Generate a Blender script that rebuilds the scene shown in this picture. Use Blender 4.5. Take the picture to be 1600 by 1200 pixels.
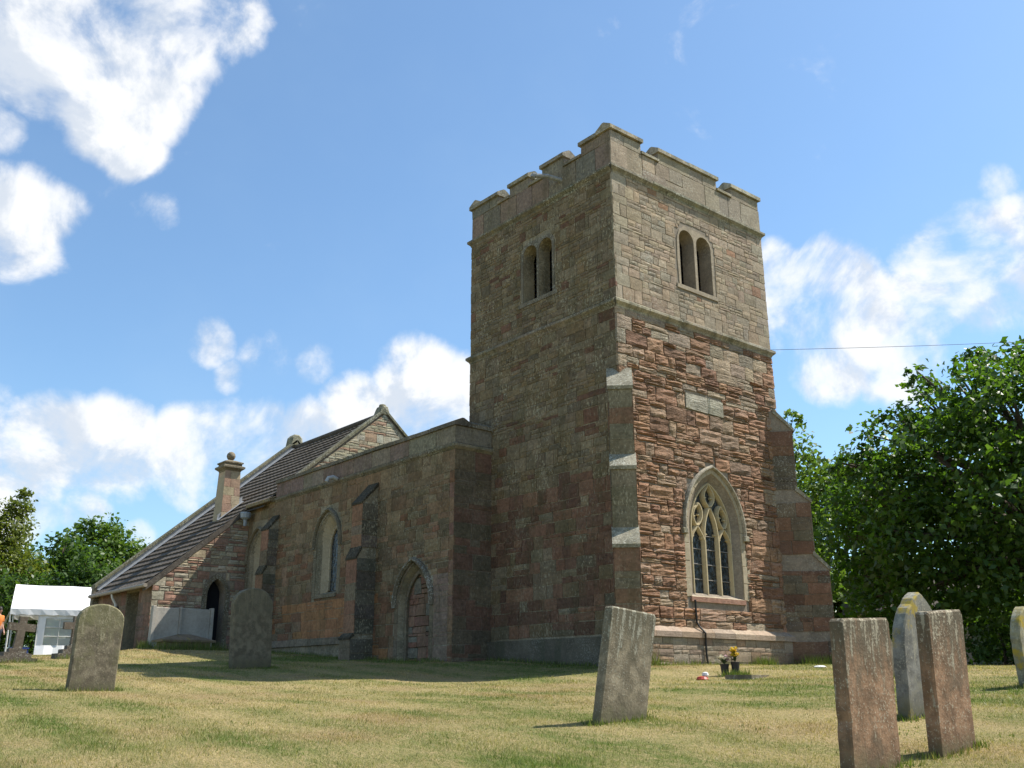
import bpy, bmesh, math, random
import numpy as np
from mathutils import Vector, Matrix
from mathutils.geometry import delaunay_2d_cdt

random.seed(11)
RNG = np.random.default_rng(7)
S = bpy.context.scene
for o in list(bpy.data.objects):
    bpy.data.objects.remove(o)
COL = S.collection
rad = math.radians

# ------------------------------------------------------------------ camera
CAM = Vector((-15.086, -14.372, 0.0))
YAW, PIT, ROL, FPX = rad(50.28), rad(17.286), rad(-0.1), 1503.3
fw = Vector((math.cos(YAW) * math.cos(PIT), math.sin(YAW) * math.cos(PIT), math.sin(PIT)))
rt = Vector((math.sin(YAW), -math.cos(YAW), 0))
up = rt.cross(fw)
r2 = rt * math.cos(ROL) + up * math.sin(ROL)
u2 = -rt * math.sin(ROL) + up * math.cos(ROL)
cd = bpy.data.cameras.new("camera")
cam = bpy.data.objects.new("camera", cd)
COL.objects.link(cam)
m3 = Matrix((r2, u2, -fw)).transposed()
cam.matrix_world = Matrix.Translation(CAM) @ m3.to_4x4()
cd.sensor_width = 36
cd.lens = 36 * FPX / 1600
cd.clip_start = 0.1
cd.clip_end = 3000
S.camera = cam

# ------------------------------------------------------------------ sun, exposure
SUN = Vector((1.0, -0.42, 1.53)).normalized()
SUN_EL = math.asin(SUN.z)
sl = bpy.data.lights.new("sun", "SUN")
sl.energy = 5.0
sl.angle = rad(0.53)
sl.color = (1.0, 0.955, 0.88)
so = bpy.data.objects.new("sun", sl)
so.rotation_euler = SUN.to_track_quat("Z", "Y").to_euler()
so.location = (20, -10, 40)
COL.objects.link(so)
S.view_settings.view_transform = "Standard"
S.view_settings.look = "None"
S.view_settings.exposure = 0.76
S.view_settings.gamma = 1.0
S.view_settings.use_curve_mapping = False
S.render.engine = "CYCLES"
S.cycles.max_bounces = 6
S.cycles.transparent_max_bounces = 8


# ------------------------------------------------------------------ node helper
class NB:
    def __init__(s, tree):
        s.t = tree
        s.n = tree.nodes
        s.l = tree.links

    def new(s, typ, **kw):
        n = s.n.new(typ)
        for k, v in kw.items():
            setattr(n, k, v)
        return n

    def link(s, a, b):
        s.l.new(a, b)

    def inp(s, sock, v):
        if v is None:
            return
        if hasattr(v, "is_output"):
            s.l.new(v, sock)
        else:
            sock.default_value = v

    def math(s, op, a, b=None, c=None, clamp=False):
        n = s.new("ShaderNodeMath", operation=op)
        n.use_clamp = clamp
        s.inp(n.inputs[0], a)
        s.inp(n.inputs[1], b)
        s.inp(n.inputs[2], c)
        return n.outputs[0]

    def vmath(s, op, a, b=None):
        n = s.new("ShaderNodeVectorMath", operation=op)
        s.inp(n.inputs[0], a)
        s.inp(n.inputs[1], b)
        return n.outputs["Value"] if op in ("DOT_PRODUCT", "LENGTH") else n.outputs[0]

    def mix(s, f, a, b, blend="MIX"):
        n = s.new("ShaderNodeMix", data_type="RGBA", blend_type=blend)
        s.inp(n.inputs[0], f)
        s.inp(n.inputs[6], a)
        s.inp(n.inputs[7], b)
        return n.outputs[2]

    def noise(s, vec, scale, detail=4, rough=0.55, dist=0.0, col=False):
        n = s.new("ShaderNodeTexNoise")
        s.inp(n.inputs["Vector"], vec)
        n.inputs["Scale"].default_value = scale
        n.inputs["Detail"].default_value = detail
        n.inputs["Roughness"].default_value = rough
        n.inputs["Distortion"].default_value = dist
        return n.outputs["Color"] if col else n.outputs["Fac"]

    def ramp(s, f, lo, hi, a=0.0, b=1.0):
        n = s.new("ShaderNodeMapRange", interpolation_type="SMOOTHSTEP")
        s.inp(n.inputs[0], f)
        n.inputs[1].default_value = lo
        n.inputs[2].default_value = hi
        n.inputs[3].default_value = a
        n.inputs[4].default_value = b
        return n.outputs[0]

    def scale3(s, vec, sc):
        n = s.new("ShaderNodeMapping")
        s.inp(n.inputs[0], vec)
        n.inputs["Scale"].default_value = sc
        return n.outputs[0]


# ------------------------------------------------------------------ world: Nishita sky with cumulus by direction
W = bpy.data.worlds.new("World")
S.world = W
W.use_nodes = True
W.node_tree.nodes.clear()
nb = NB(W.node_tree)
sky = nb.new("ShaderNodeTexSky", sky_type="NISHITA")
sky.sun_disc = False
sky.sun_elevation = SUN_EL
sky.sun_rotation = math.atan2(SUN.x, SUN.y)
sky.air_density = 1.0
sky.dust_density = 0.6
sky.ozone_density = 1.0
dirv = nb.new("ShaderNodeTexCoord").outputs["Generated"]


def px_dir(u, v):
    return (fw + r2 * ((u - 800) / FPX) - u2 * ((v - 600) / FPX)).normalized()


LOBES = [(40, 40, 120, 1), (150, 55, 115, 1), (260, 35, 100, 1), (345, 20, 75, .9), (120, 120, 85, .9), (175, 180, 75, 1.05),
         (245, 150, 60, .8), (205, 230, 50, .8), (235, 185, 45, .7), (15, 350, 85, .85), (75, 335, 55, .7), (0, 200, 40, .6), (500, 10, 60, .45),
         (325, 535, 50, .85), (420, 560, 60, .7), (490, 565, 45, .75), (360, 590, 35, .7), (245, 330, 40, .4),
         (75, 695, 85, .95), (180, 700, 85, .95), (300, 705, 85, .95), (400, 690, 85, 1), (480, 690, 80, .95), (560, 640, 75, .9),
         (650, 595, 85, 1), (710, 620, 90, 1), (40, 790, 70, .85), (130, 800, 45, .8), (0, 800, 80, .9), (310, 735, 70, .75),
         (215, 840, 30, .6), (620, 650, 90, .9), (780, 600, 80, .9),
         (1215, 445, 75, 1.1), (1290, 455, 90, 1.15), (1240, 500, 70, .9), (1340, 500, 95, 1), (1300, 560, 80, 1), (1400, 560, 85, 1), (1440, 490, 70, .8),
         (1470, 420, 80, .95), (1540, 440, 90, 1), (1595, 400, 95, 1), (1500, 390, 80, .9), (1560, 285, 36, .55), (1490, 335, 45, .5),
         (1680, 420, 120, 1), (-120, 60, 130, 1), (-130, 700, 140, 1)]
M = None
for (u, v, r, w) in LOBES:
    d = px_dir(u, v)
    dot = nb.vmath("DOT_PRODUCT", dirv, tuple(d))
    a = r / FPX
    g = nb.ramp(dot, math.cos(a * 1.25), math.cos(a * 0.3), 0, w)
    M = g if M is None else nb.math("MAXIMUM", M, g)
sep = nb.new("ShaderNodeSeparateXYZ")
nb.link(dirv, sep.inputs[0])
zc = nb.math("MAXIMUM", nb.math("ADD", sep.outputs[2], 0.12), 0.06)
pl = nb.vmath("DIVIDE", dirv, None)
cmb = nb.new("ShaderNodeCombineXYZ")
for i in range(3):
    nb.link(zc, cmb.inputs[i])
nb.link(cmb.outputs[0], pl.node.inputs[1])
n_big = nb.noise(pl, 1.1, 2, 0.5)
inframe = nb.ramp(nb.vmath("DOT_PRODUCT", dirv, tuple(px_dir(800, 560))), math.cos(rad(44)), math.cos(rad(33)))
generic = nb.math("MULTIPLY", nb.ramp(n_big, 0.5, 0.66), nb.math("SUBTRACT", 1.0, inframe))
M = nb.math("MINIMUM", nb.math("MAXIMUM", M, generic), 0.86)
n1 = nb.noise(dirv, 9.0, 10, 0.6, 0.35)
n2 = nb.noise(dirv, 20.0, 6, 0.6, 0.2)
n0 = nb.noise(dirv, 5.0, 3, 0.5)
nn = nb.math("ADD", nb.math("MULTIPLY", n0, 0.3), nb.math("ADD", nb.math("MULTIPLY", n1, 0.5), nb.math("MULTIPLY", n2, 0.2)))
n1b = nb.noise(nb.vmath("ADD", dirv, tuple(SUN * 0.03)), 9.0, 10, 0.6, 0.35)
dens = nb.math("ADD", nb.math("MULTIPLY", M, 0.80), nb.math("MULTIPLY", nb.math("SUBTRACT", nn, 0.5), 3.1))
alpha = nb.ramp(dens, 0.30, 0.82)
veil = nb.math("MULTIPLY", nb.ramp(nb.noise(dirv, 3.2, 5, 0.6), 0.35, 0.85, 0.07, 0.24), 1.0)
shade = nb.ramp(nb.math("SUBTRACT", n1, n1b), -0.10, 0.06)
ccol = nb.mix(shade, (4.1, 4.45, 4.95, 1), (5.8, 5.85, 5.9, 1))
skyt = nb.mix(1.0, sky.outputs[0], (0.80, 1.0, 1.10, 1), "MULTIPLY")
skyc = nb.mix(veil, skyt, (3.0, 4.1, 5.2, 1))
SKY_MIX = nb.mix(nb.math("MULTIPLY", alpha, 0.95), skyc, ccol)
bg = nb.new("ShaderNodeBackground")
bg.inputs[1].default_value = 0.108
nb.link(SKY_MIX, bg.inputs[0])
wo = nb.new("ShaderNodeOutputWorld")
nb.link(bg.outputs[0], wo.inputs[0])


# ------------------------------------------------------------------ materials
def mat(name):
    m = bpy.data.materials.new(name)
    m.use_nodes = True
    m.node_tree.nodes.clear()
    b = NB(m.node_tree)
    out = b.new("ShaderNodeOutputMaterial")
    p = b.new("ShaderNodeBsdfPrincipled")
    b.link(p.outputs[0], out.inputs[0])
    p.inputs["Specular IOR Level"].default_value = 0.25
    p.inputs["Roughness"].default_value = 0.9
    return m, b, p, out


def bump(b, p, h, strength=0.5, dist=0.02):
    n = b.new("ShaderNodeBump")
    n.inputs["Strength"].default_value = strength
    n.inputs["Distance"].default_value = dist
    b.inp(n.inputs["Height"], h)
    b.link(n.outputs[0], p.inputs["Normal"])


def stone_mat(name, base=None, var=0.5, strata=0.4, bstr=0.6, bdist=0.02, lichen=None, lcol=(.46, .45, .37, 1), stain=0.0,
              scol=(.06, .065, .04, 1), yellow=0.0, fleck=1.0, broad=.9):
    """weathered stone: 'col' attribute (alpha = amount of lichen) or a plain base colour"""
    m, b, p, out = mat(name)
    pos = b.new("ShaderNodeNewGeometry").outputs["Position"]
    if base is None:
        at = b.new("ShaderNodeAttribute", attribute_name="col")
        c, la = at.outputs["Color"], at.outputs["Alpha"]
    else:
        c, la = base, (lichen or 0.3)
    nA = b.noise(pos, 2.3, 5, 0.6)
    nB = b.noise(pos, 13.0, 5, 0.65)
    nS = b.noise(b.scale3(pos, (2.5, 2.5, 17)), 1.6, 5, 0.6, 0.4)
    v = b.math("ADD", b.math("MULTIPLY", nA, broad), b.math("ADD", b.math("MULTIPLY", nB, 0.9), b.math("MULTIPLY", nS, strata)))
    v = b.math("SUBTRACT", v, .45 + broad * .5 + 0.5 * strata)
    v = b.math("ADD", b.math("MULTIPLY", v, var * 2.2), 1.0)
    cv = b.new("ShaderNodeCombineXYZ")
    for i in range(3):
        b.link(v, cv.inputs[i])
    c = b.mix(1.0, c, cv.outputs[0], "MULTIPLY")
    if stain:
        st = b.noise(b.scale3(pos, (1.6, 1.6, .45)), 1.5, 5, 0.65)
        c = b.mix(b.math("MULTIPLY", b.ramp(st, 0.46, 0.68), stain), c, scol)
    sp = b.noise(b.scale3(pos, (1, 1, fleck)), 26.0, 4, 0.7)
    spz = b.noise(pos, 1.3, 3, 0.5)
    lm = b.math("MULTIPLY", b.ramp(b.math("ADD", sp, b.math("MULTIPLY", b.math("SUBTRACT", spz, .5), .35)), 0.57, 0.65), la, clamp=True)
    c = b.mix(lm, c, lcol)
    if yellow:
        yl = b.ramp(b.noise(pos, 5.0, 5, 0.65), 0.6, 0.68)
        c = b.mix(b.math("MULTIPLY", yl, yellow), c, (.36, .27, .05, 1))
    b.link(c, p.inputs["Base Color"])
    h = b.math("ADD", b.math("MULTIPLY", nB, 0.5), b.math("ADD", b.math("MULTIPLY", nS, strata * 1.3), b.math("MULTIPLY", sp, 0.25)))
    bump(b, p, h, bstr, bdist)
    p.inputs["Specular IOR Level"].default_value = 0.15
    return m


def plain(name, c, rough=0.6, spec=0.3, var=0.12, sc=8, metal=0.0):
    m, b, p, out = mat(name)
    pos = b.new("ShaderNodeNewGeometry").outputs["Position"]
    n = b.noise(pos, sc, 5, 0.6)
    c2 = tuple(x * (1 - var * 2) for x in c[:3]) + (1,)
    b.link(b.mix(b.ramp(n, .3, .7), c2, tuple(c[:3]) + (1,)), p.inputs["Base Color"])
    p.inputs["Roughness"].default_value = rough
    p.inputs["Specular IOR Level"].default_value = spec
    p.inputs["Metallic"].default_value = metal
    bump(b, p, n, 0.12, 0.01)
    return m


M_ROUGH = stone_mat("rough_red_sandstone", None, 0.55, 0.9, 0.9, 0.035)
M_WALL = stone_mat("weathered_wall_stone", None, 0.5, 0.35, 0.6, 0.02)
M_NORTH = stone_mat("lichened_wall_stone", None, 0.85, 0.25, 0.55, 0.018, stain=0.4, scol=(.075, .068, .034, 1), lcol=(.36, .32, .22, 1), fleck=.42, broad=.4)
M_MORTAR = stone_mat("lime_mortar", (.23, .19, .145, 1), 0.5, 0.1, 0.6, 0.02, lichen=.25)
M_MORTARN = stone_mat("dark_mortar", (.24, .20, .135, 1), 0.7, 0.1, 0.6, 0.02, lichen=.5, stain=.4)
M_DRESS = stone_mat("dressed_buff_stone", (.36, .30, .205, 1), 0.35, 0.15, 0.35, 0.01, lichen=.25)
M_DRESSG = stone_mat("dressed_grey_stone", (.175, .145, .098, 1), 0.55, 0.15, 0.5, 0.012, lichen=.7, stain=.4)
M_COPE = stone_mat("coping_stone_lichened", None, 0.8, 0.15, 0.6, 0.018, stain=.55, yellow=.25)
M_HOOD = stone_mat("lichened_hood_stone", (.16, .135, .095, 1), 0.7, 0.1, 0.6, 0.02, lichen=1.0, lcol=(.42, .41, .36, 1), stain=.4)
M_BLACK = plain("dark_interior", (.012, .012, .014), 0.7, 0.2)
M_GLASSD = None


# ------------------------------------------------------------------ objects
ORG = {}


def link(o, parent, root_org):
    COL.objects.link(o)
    if parent is not None:
        o.parent = parent
    ORG[o] = root_org


def thing(name, label, cat, loc, group=None, rz=0.0):
    o = bpy.data.objects.new(name, None)
    o.empty_display_size = 0.3
    o.location = loc
    o.rotation_euler = (0, 0, rz)
    COL.objects.link(o)
    o["label"] = label
    o["category"] = cat
    if group:
        o["group"] = group
    ORG[o] = Vector(loc)
    return o


def tag(o, label, cat, group=None, kind=None):
    if label:
        o["label"] = label
    if cat:
        o["category"] = cat
    if group:
        o["group"] = group
    if kind:
        o["kind"] = kind
    return o


def mk(name, verts, faces, m, parent=None, cols=None, smooth=False, center=False, kind=None, label=None, fmats=None):
    """mesh object; verts in world coordinates (moved into the parent's space)"""
    me = bpy.data.meshes.new(name)
    org = ORG[parent] if parent is not None else Vector((0, 0, 0))
    v = np.asarray(verts, dtype=np.float64) - np.array(org)
    c = np.zeros(3)
    if center:
        c = v.mean(0)
        v = v - c
    me.from_pydata(v.tolist(), [], faces)
    if cols is not None:
        a = me.attributes.new("col", "FLOAT_COLOR", "POINT")
        a.data.foreach_set("color", np.asarray(cols, dtype=np.float32).ravel())
    if smooth:
        me.polygons.foreach_set("use_smooth", [True] * len(me.polygons))
    if isinstance(m, (list, tuple)):
        for x in m:
            me.materials.append(x)
        if fmats is not None:
            me.polygons.foreach_set("material_index", fmats)
    else:
        me.materials.append(m)
    me.update()
    o = bpy.data.objects.new(name, me)
    o.location = c.tolist()
    COL.objects.link(o)
    if parent is not None:
        o.parent = parent
    ORG[o] = Vector(org) + Vector(c)
    if kind:
        o["kind"] = kind
    if label:
        o["label"] = label
    return o


def quads_mesh(name, verts, nper, m, parent=None, cols=None, kind=None):
    """fast mesh out of N separate polygons with nper corners each (numpy)"""
    me = bpy.data.meshes.new(name)
    org = ORG[parent] if parent is not None else Vector((0, 0, 0))
    v = (verts - np.array(org)).astype(np.float32)
    n = len(v)
    me.vertices.add(n)
    me.vertices.foreach_set("co", v.ravel())
    me.loops.add(n)
    me.loops.foreach_set("vertex_index", np.arange(n, dtype=np.int32))
    me.polygons.add(n // nper)
    me.polygons.foreach_set("loop_start", np.arange(0, n, nper, dtype=np.int32))
    me.polygons.foreach_set("loop_total", np.full(n // nper, nper, dtype=np.int32))
    if cols is not None:
        a = me.attributes.new("col", "FLOAT_COLOR", "POINT")
        a.data.foreach_set("color", cols.astype(np.float32).ravel())
    me.materials.append(m)
    me.update(calc_edges=True)
    me.validate()
    o = bpy.data.objects.new(name, me)
    COL.objects.link(o)
    if parent is not None:
        o.parent = parent
    ORG[o] = org
    if kind:
        o["kind"] = kind
    return o


class MB:
    """collects verts and faces for one mesh"""

    def __init__(s):
        s.v, s.f, s.c = [], [], []

    def add(s, v, f, col=None):
        k = len(s.v)
        s.v += [tuple(x) for x in v]
        s.f += [tuple(i + k for i in q) for q in f]
        s.c += [col if col is not None else (.3, .25, .2, .3)] * len(v)

    def box(s, a, b, col=None):
        (x0, y0, z0), (x1, y1, z1) = a, b
        s.add([(x0, y0, z0), (x1, y0, z0), (x1, y1, z0), (x0, y1, z0), (x0, y0, z1), (x1, y0, z1), (x1, y1, z1), (x0, y1, z1)],
              [(0, 3, 2, 1), (4, 5, 6, 7), (0, 1, 5, 4), (1, 2, 6, 5), (2, 3, 7, 6), (3, 0, 4, 7)], col)

    def tube(s, pts, r, n=8, col=None, caps=True, flat=None):
        pts = [Vector(p) for p in pts]
        rings = []
        rr = r if hasattr(r, "__len__") else [r] * len(pts)
        prev = None
        for i, p in enumerate(pts):
            t = (pts[min(i + 1, len(pts) - 1)] - pts[max(i - 1, 0)]).normalized()
            a = prev if prev is not None else (Vector((0, 0, 1)) if abs(t.z) < .9 else Vector((1, 0, 0)))
            x = (a - t * a.dot(t)).normalized()
            prev = x
            y = t.cross(x)
            rings.append([p + (x * math.cos(2 * math.pi * k / n) + y * math.sin(2 * math.pi * k / n)) * rr[i] for k in range(n)])
        v = [q for ring in rings for q in ring]
        f = []
        for i in range(len(pts) - 1):
            for k in range(n):
                f.append((i * n + k, i * n + (k + 1) % n, (i + 1) * n + (k + 1) % n, (i + 1) * n + k))
        if caps:
            f.append(tuple(range(n))[::-1])
            f.append(tuple((len(pts) - 1) * n + k for k in range(n)))
        s.add(v, f, col)

    def lathe(s, c, prof, n=16, col=None):
        c = Vector(c)
        v, f = [], []
        for (r, z) in prof:
            for k in range(n):
                a = 2 * math.pi * k / n
                v.append(c + Vector((r * math.cos(a), r * math.sin(a), z)))
        for i in range(len(prof) - 1):
            for k in range(n):
                f.append((i * n + k, i * n + (k + 1) % n, (i + 1) * n + (k + 1) % n, (i + 1) * n + k))
        f.append(tuple(range(n))[::-1])
        f.append(tuple((len(prof) - 1) * n + k for k in range(n)))
        s.add(v, f, col)

    def build(s, name, m, parent=None, **kw):
        return mk(name, s.v, s.f, m, parent, cols=s.c, **kw)


class Frame:
    """wall frame: u along the wall, z up, w outward"""

    def __init__(s, o, U, N):
        s.o, s.U, s.N = Vector(o), Vector(U).normalized(), Vector(N).normalized()

    def p(s, u, z, w=0.0):
        q = s.o + s.U * u + s.N * w
        return (q.x, q.y, q.z + z)


def prism(fr, poly, w0, w1, bev=0.0):
    """2-D polygon (CCW in u,z) pushed from depth w0 to w1, front edge bevelled"""
    n = len(poly)
    cu = sum(p[0] for p in poly) / n
    cz = sum(p[1] for p in poly) / n

    def ins(p):
        du, dz = p[0] - cu, p[1] - cz
        L = math.hypot(du, dz) or 1
        k = max(0, L - bev * 1.3) / L
        return (cu + du * k, cz + dz * k)

    v = [fr.p(a, b, w0) for a, b in poly]
    if bev > 0:
        v += [fr.p(a, b, w1 - bev) for a, b in poly] + [fr.p(*ins(p), w1) for p in poly]
        L = 3
    else:
        v += [fr.p(a, b, w1) for a, b in poly]
        L = 2
    f = [tuple(range(n))[::-1]]
    for k in range(L - 1):
        for i in range(n):
            j = (i + 1) % n
            f.append((k * n + i, k * n + j, (k + 1) * n + j, (k + 1) * n + i))
    f.append(tuple((L - 1) * n + i for i in range(n)))
    return v, f


def arch_pts(c, a, zb, zs, za, n=8, bottom=True):
    """opening outline, CCW: bottom right, up the right jamb, over the pointed or round head, down the left jamb"""
    h = za - zs
    k = (h * h - a * a) / (2 * a)
    R = a + k
    th = math.atan2(h, k) if k > -1e-9 else math.pi - math.atan2(h, -k)
    pts = [(c + a, zb)] if bottom else []
    for i in range(n + 1):
        t = th * i / n
        pts.append((c - k + R * math.cos(t), zs + R * math.sin(t)))
    for i in range(n - 1, -1, -1):
        t = th * i / n
        pts.append((c + k - R * math.cos(t), zs + R * math.sin(t)))
    if bottom:
        pts.append((c - a, zb))
    return pts


def poly_span(poly, z):
    xs = []
    n = len(poly)
    for i in range(n):
        (a, b), (c, d) = poly[i], poly[(i + 1) % n]
        if (b <= z < d) or (d <= z < b):
            xs.append(a + (c - a) * (z - b) / (d - b))
    return (min(xs), max(xs)) if len(xs) >= 2 else None


def shell(name, fr, outer, holes, m, parent, w=0.0, extra=None):
    """flat wall face with holes; reveals run from each hole outline to its inner outline.
    holes: list of (outline, inner outline, depth)"""
    pts, edges, faces = [], [], []

    def loop(P):
        k = len(pts)
        pts.extend(Vector(p) for p in P)
        n = len(P)
        edges.extend((k + i, k + (i + 1) % n) for i in range(n))

    loop(outer)
    for h in holes:
        loop(h[0])
    r = delaunay_2d_cdt(pts, edges, [], 2, 1e-5)
    # keep triangles inside outer and outside the holes
    V, F = r[0], r[2]
    mb = MB()
    keep = []

    def inside(poly, q):
        c = False
        n = len(poly)
        for i in range(n):
            (x1, y1), (x2, y2) = poly[i], poly[(i + 1) % n]
            if (y1 > q[1]) != (y2 > q[1]) and q[0] < (x2 - x1) * (q[1] - y1) / (y2 - y1) + x1:
                c = not c
        return c

    for f in F:
        q = (sum(V[i][0] for i in f) / len(f), sum(V[i][1] for i in f) / len(f))
        if inside(outer, q) and not any(inside(h[0], q) for h in holes):
            keep.append(tuple(f))
    mb.add([fr.p(p[0], p[1], w) for p in V], keep)
    for (o, i_, d) in holes:
        n = len(o)
        v = [fr.p(a, b, w) for a, b in o] + [fr.p(a, b, -d) for a, b in i_]
        f = [(j, (j + 1) % n, n + (j + 1) % n, n + j) for j in range(n)]
        f = [q[::-1] for q in f]
        mb.add(v, f)
    if extra:
        extra(mb)
    return mb.build(name, m, parent)


# ------------------------------------------------------------------ stones
def jit(c, s=0.12, hue=0.05):
    k = 1 + random.uniform(-s, s)
    return (max(.01, c[0] * k * (1 + random.uniform(-hue, hue))), max(.01, c[1] * k), max(.01, c[2] * k * (1 + random.uniform(-hue, hue))), c[3] if len(c) > 3 else .3)


def make_stone(fr, a, b, c, d, proud, rough, nx, nz, col, ztop=None, slant=0.0):
    g = random.uniform(.004, .010) + (.004 if rough > .012 else 0)
    a, b, c, d = a + g, b - g, c + g, d - g
    j = min(.012, (b - a) * .08, (d - c) * .1)
    r = random.uniform
    q = [(a + r(-j, j), c + r(-j, j)), (b + r(-j, j), c + r(-j, j)), (b + r(-j, j), d + r(-j, j)), (a + r(-j, j), d + r(-j, j))]
    v, idx = [], {}
    strat = [r(-1, 1) for _ in range(nz + 1)]
    for iz in range(nz + 1):
        for ix in range(nx + 1):
            s, t = ix / nx, iz / nz
            uu = (q[0][0] * (1 - s) + q[1][0] * s) * (1 - t) + (q[3][0] * (1 - s) + q[2][0] * s) * t
            zz = (q[0][1] * (1 - s) + q[1][1] * s) * (1 - t) + (q[3][1] * (1 - s) + q[2][1] * s) * t
            edge = ix in (0, nx) or iz in (0, nz)
            if edge:
                w = proud * .7 + r(-.3, .3) * rough + strat[iz] * rough * .2
                uu += r(-.35, .35) * rough
                zz += r(-.3, .3) * rough
            else:
                w = proud + r(-.35, .5) * rough + strat[iz] * rough * .5
                uu += r(-.25, .25) * (b - a) / nx * (1 if rough > .008 else .3)
                zz += r(-.3, .3) * (d - c) / nz * (1 if rough > .008 else .3)
            if ztop:
                zz = min(zz, ztop(uu))
            idx[ix, iz] = len(v)
            v.append(fr.p(uu, zz, w))
    f = [(idx[i, k], idx[i + 1, k], idx[i + 1, k + 1], idx[i, k + 1]) for i in range(nx) for k in range(nz)]
    ring = [(i, 0) for i in range(nx)] + [(nx, k) for k in range(nz)] + [(i, nz) for i in range(nx, 0, -1)] + [(0, k) for k in range(nz, 0, -1)]
    base = len(v)
    for (i, k) in ring:
        s, t = i / nx, k / nz
        uu, zz = a + (b - a) * s, c + (d - c) * t
        if ztop:
            zz = min(zz, ztop(uu))
        v.append(fr.p(uu, zz, -.045))
    n = len(ring)
    for i in range(n):
        k = (i + 1) % n
        f.append((idx[ring[k]], idx[ring[i]], base + i, base + k))
    f = f[:nx * nz] + [tuple(q) for q in f[nx * nz:]]
    return dict(v=v, f=f, c=col, ctr=fr.p((a + b) / 2, (c + d) / 2), area=(b - a) * (d - c), n=fr.N)


def lay(fr, u0, u1, z0, z1, band, lens, pal, holes=(), rough=.01, proud=.012, quoin=None, grid=(3, 2), ztop=None, split=(.25, .5, .25), uL=None, uR=None, nofull=False):
    """squared rubble laid in bands that split into one, two or three layers"""
    out = []
    z = z0
    ends = random.randint(0, 1)

    def put(a, b, c, d, kw=None, corner=False):
        if ztop and c > max(ztop(a), ztop(b)) - .04:
            return
        segs = [(a, b)]
        for h in holes:
            for zz in (c + .01, (c + d) / 2, d - .01):
                sp = poly_span(h, zz)
                if sp:
                    ns = []
                    for (x, y) in segs:
                        if sp[1] <= x or sp[0] >= y:
                            ns.append((x, y))
                        else:
                            if sp[0] - x > .06:
                                ns.append((x, sp[0]))
                            if y - sp[1] > .06:
                                ns.append((sp[1], y))
                    segs = ns
        for (x, y) in segs:
            col, rg, pr = pal((x + y) / 2, (c + d) / 2, corner)
            gx, gz = grid
            if (y - x) < .16:
                gx = 2
            out.append(make_stone(fr, x, y, c, d, proud * pr + random.uniform(0, .5) * proud, rough * rg, gx, gz, col, ztop))

    while z < z1 - .03:
        h = random.uniform(*band)
        if z1 - z - h < band[0] * .7:
            h = z1 - z
        a, b = u0, u1
        if quoin:
            ends ^= 1
            L = quoin[1] if ends else quoin[0]
            if uL is not False:
                put(a, a + L, z, z + h, corner=True)
                a += L
            L = quoin[0] if ends else quoin[1]
            if uR is not False:
                put(b - L, b, z, z + h, corner=True)
                b -= L
        while a < b - .02:
            L = random.uniform(.45, 1.3) * (lens[1] / .5)
            if b - a - L < .3:
                L = b - a
            m = random.choices((1, 2, 3), split)[0]
            if nofull and m == 1 and h > .3:
                m = 2
            cuts = sorted(random.uniform(.3, .7) if m == 2 else random.uniform(.2, .8) for _ in range(m - 1))
            if m == 3:
                cuts = [random.uniform(.28, .38), random.uniform(.6, .72)]
            zs = [z] + [z + h * t for t in cuts] + [z + h]
            for k in range(m):
                x = a
                while x < a + L - .01:
                    l = random.uniform(*lens) * (1.0 if m > 1 else 1.15)
                    if a + L - x - l < lens[0] * .8:
                        l = a + L - x
                    put(x, x + l, zs[k], zs[k + 1])
                    x += l
            a += L
        z += h
    return out


def place_stones(sts, m, parent, limit, name="stone"):
    """the largest in view as parts, the rest as one part of kind stuff"""
    def key(s):
        c = Vector(s["ctr"])
        d = CAM - c
        return s["area"] * max(.05, d.normalized().dot(s["n"])) / d.length_squared
    sts = sorted(sts, key=key, reverse=True)
    for s in sts[:limit]:
        mm = s.get("m", m)
        mk(name, s["v"], s["f"], mm, parent, cols=[s["c"]] * len(s["v"]), center=True)
    rest = {}
    for s in sts[limit:]:
        rest.setdefault(s.get("m", m), []).append(s)
    for mm, L in rest.items():
        mb = MB()
        for s in L:
            mb.add(s["v"], s["f"], s["c"])
        mb.build("small_stones", mm, parent, kind="stuff")



# ================================================================== ground
CTRL = [(-15.09, -14.37, -1.55)]


def at_bear(u, D, z=None, dz=0.0):
    b = YAW - math.atan((u - 800) / FPX * math.cos(PIT))
    return (CAM.x + D * math.cos(b), CAM.y + D * math.sin(b))


def ctrl(u, D, z):
    p = at_bear(u, D)
    CTRL.append((p[0], p[1], z))


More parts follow.
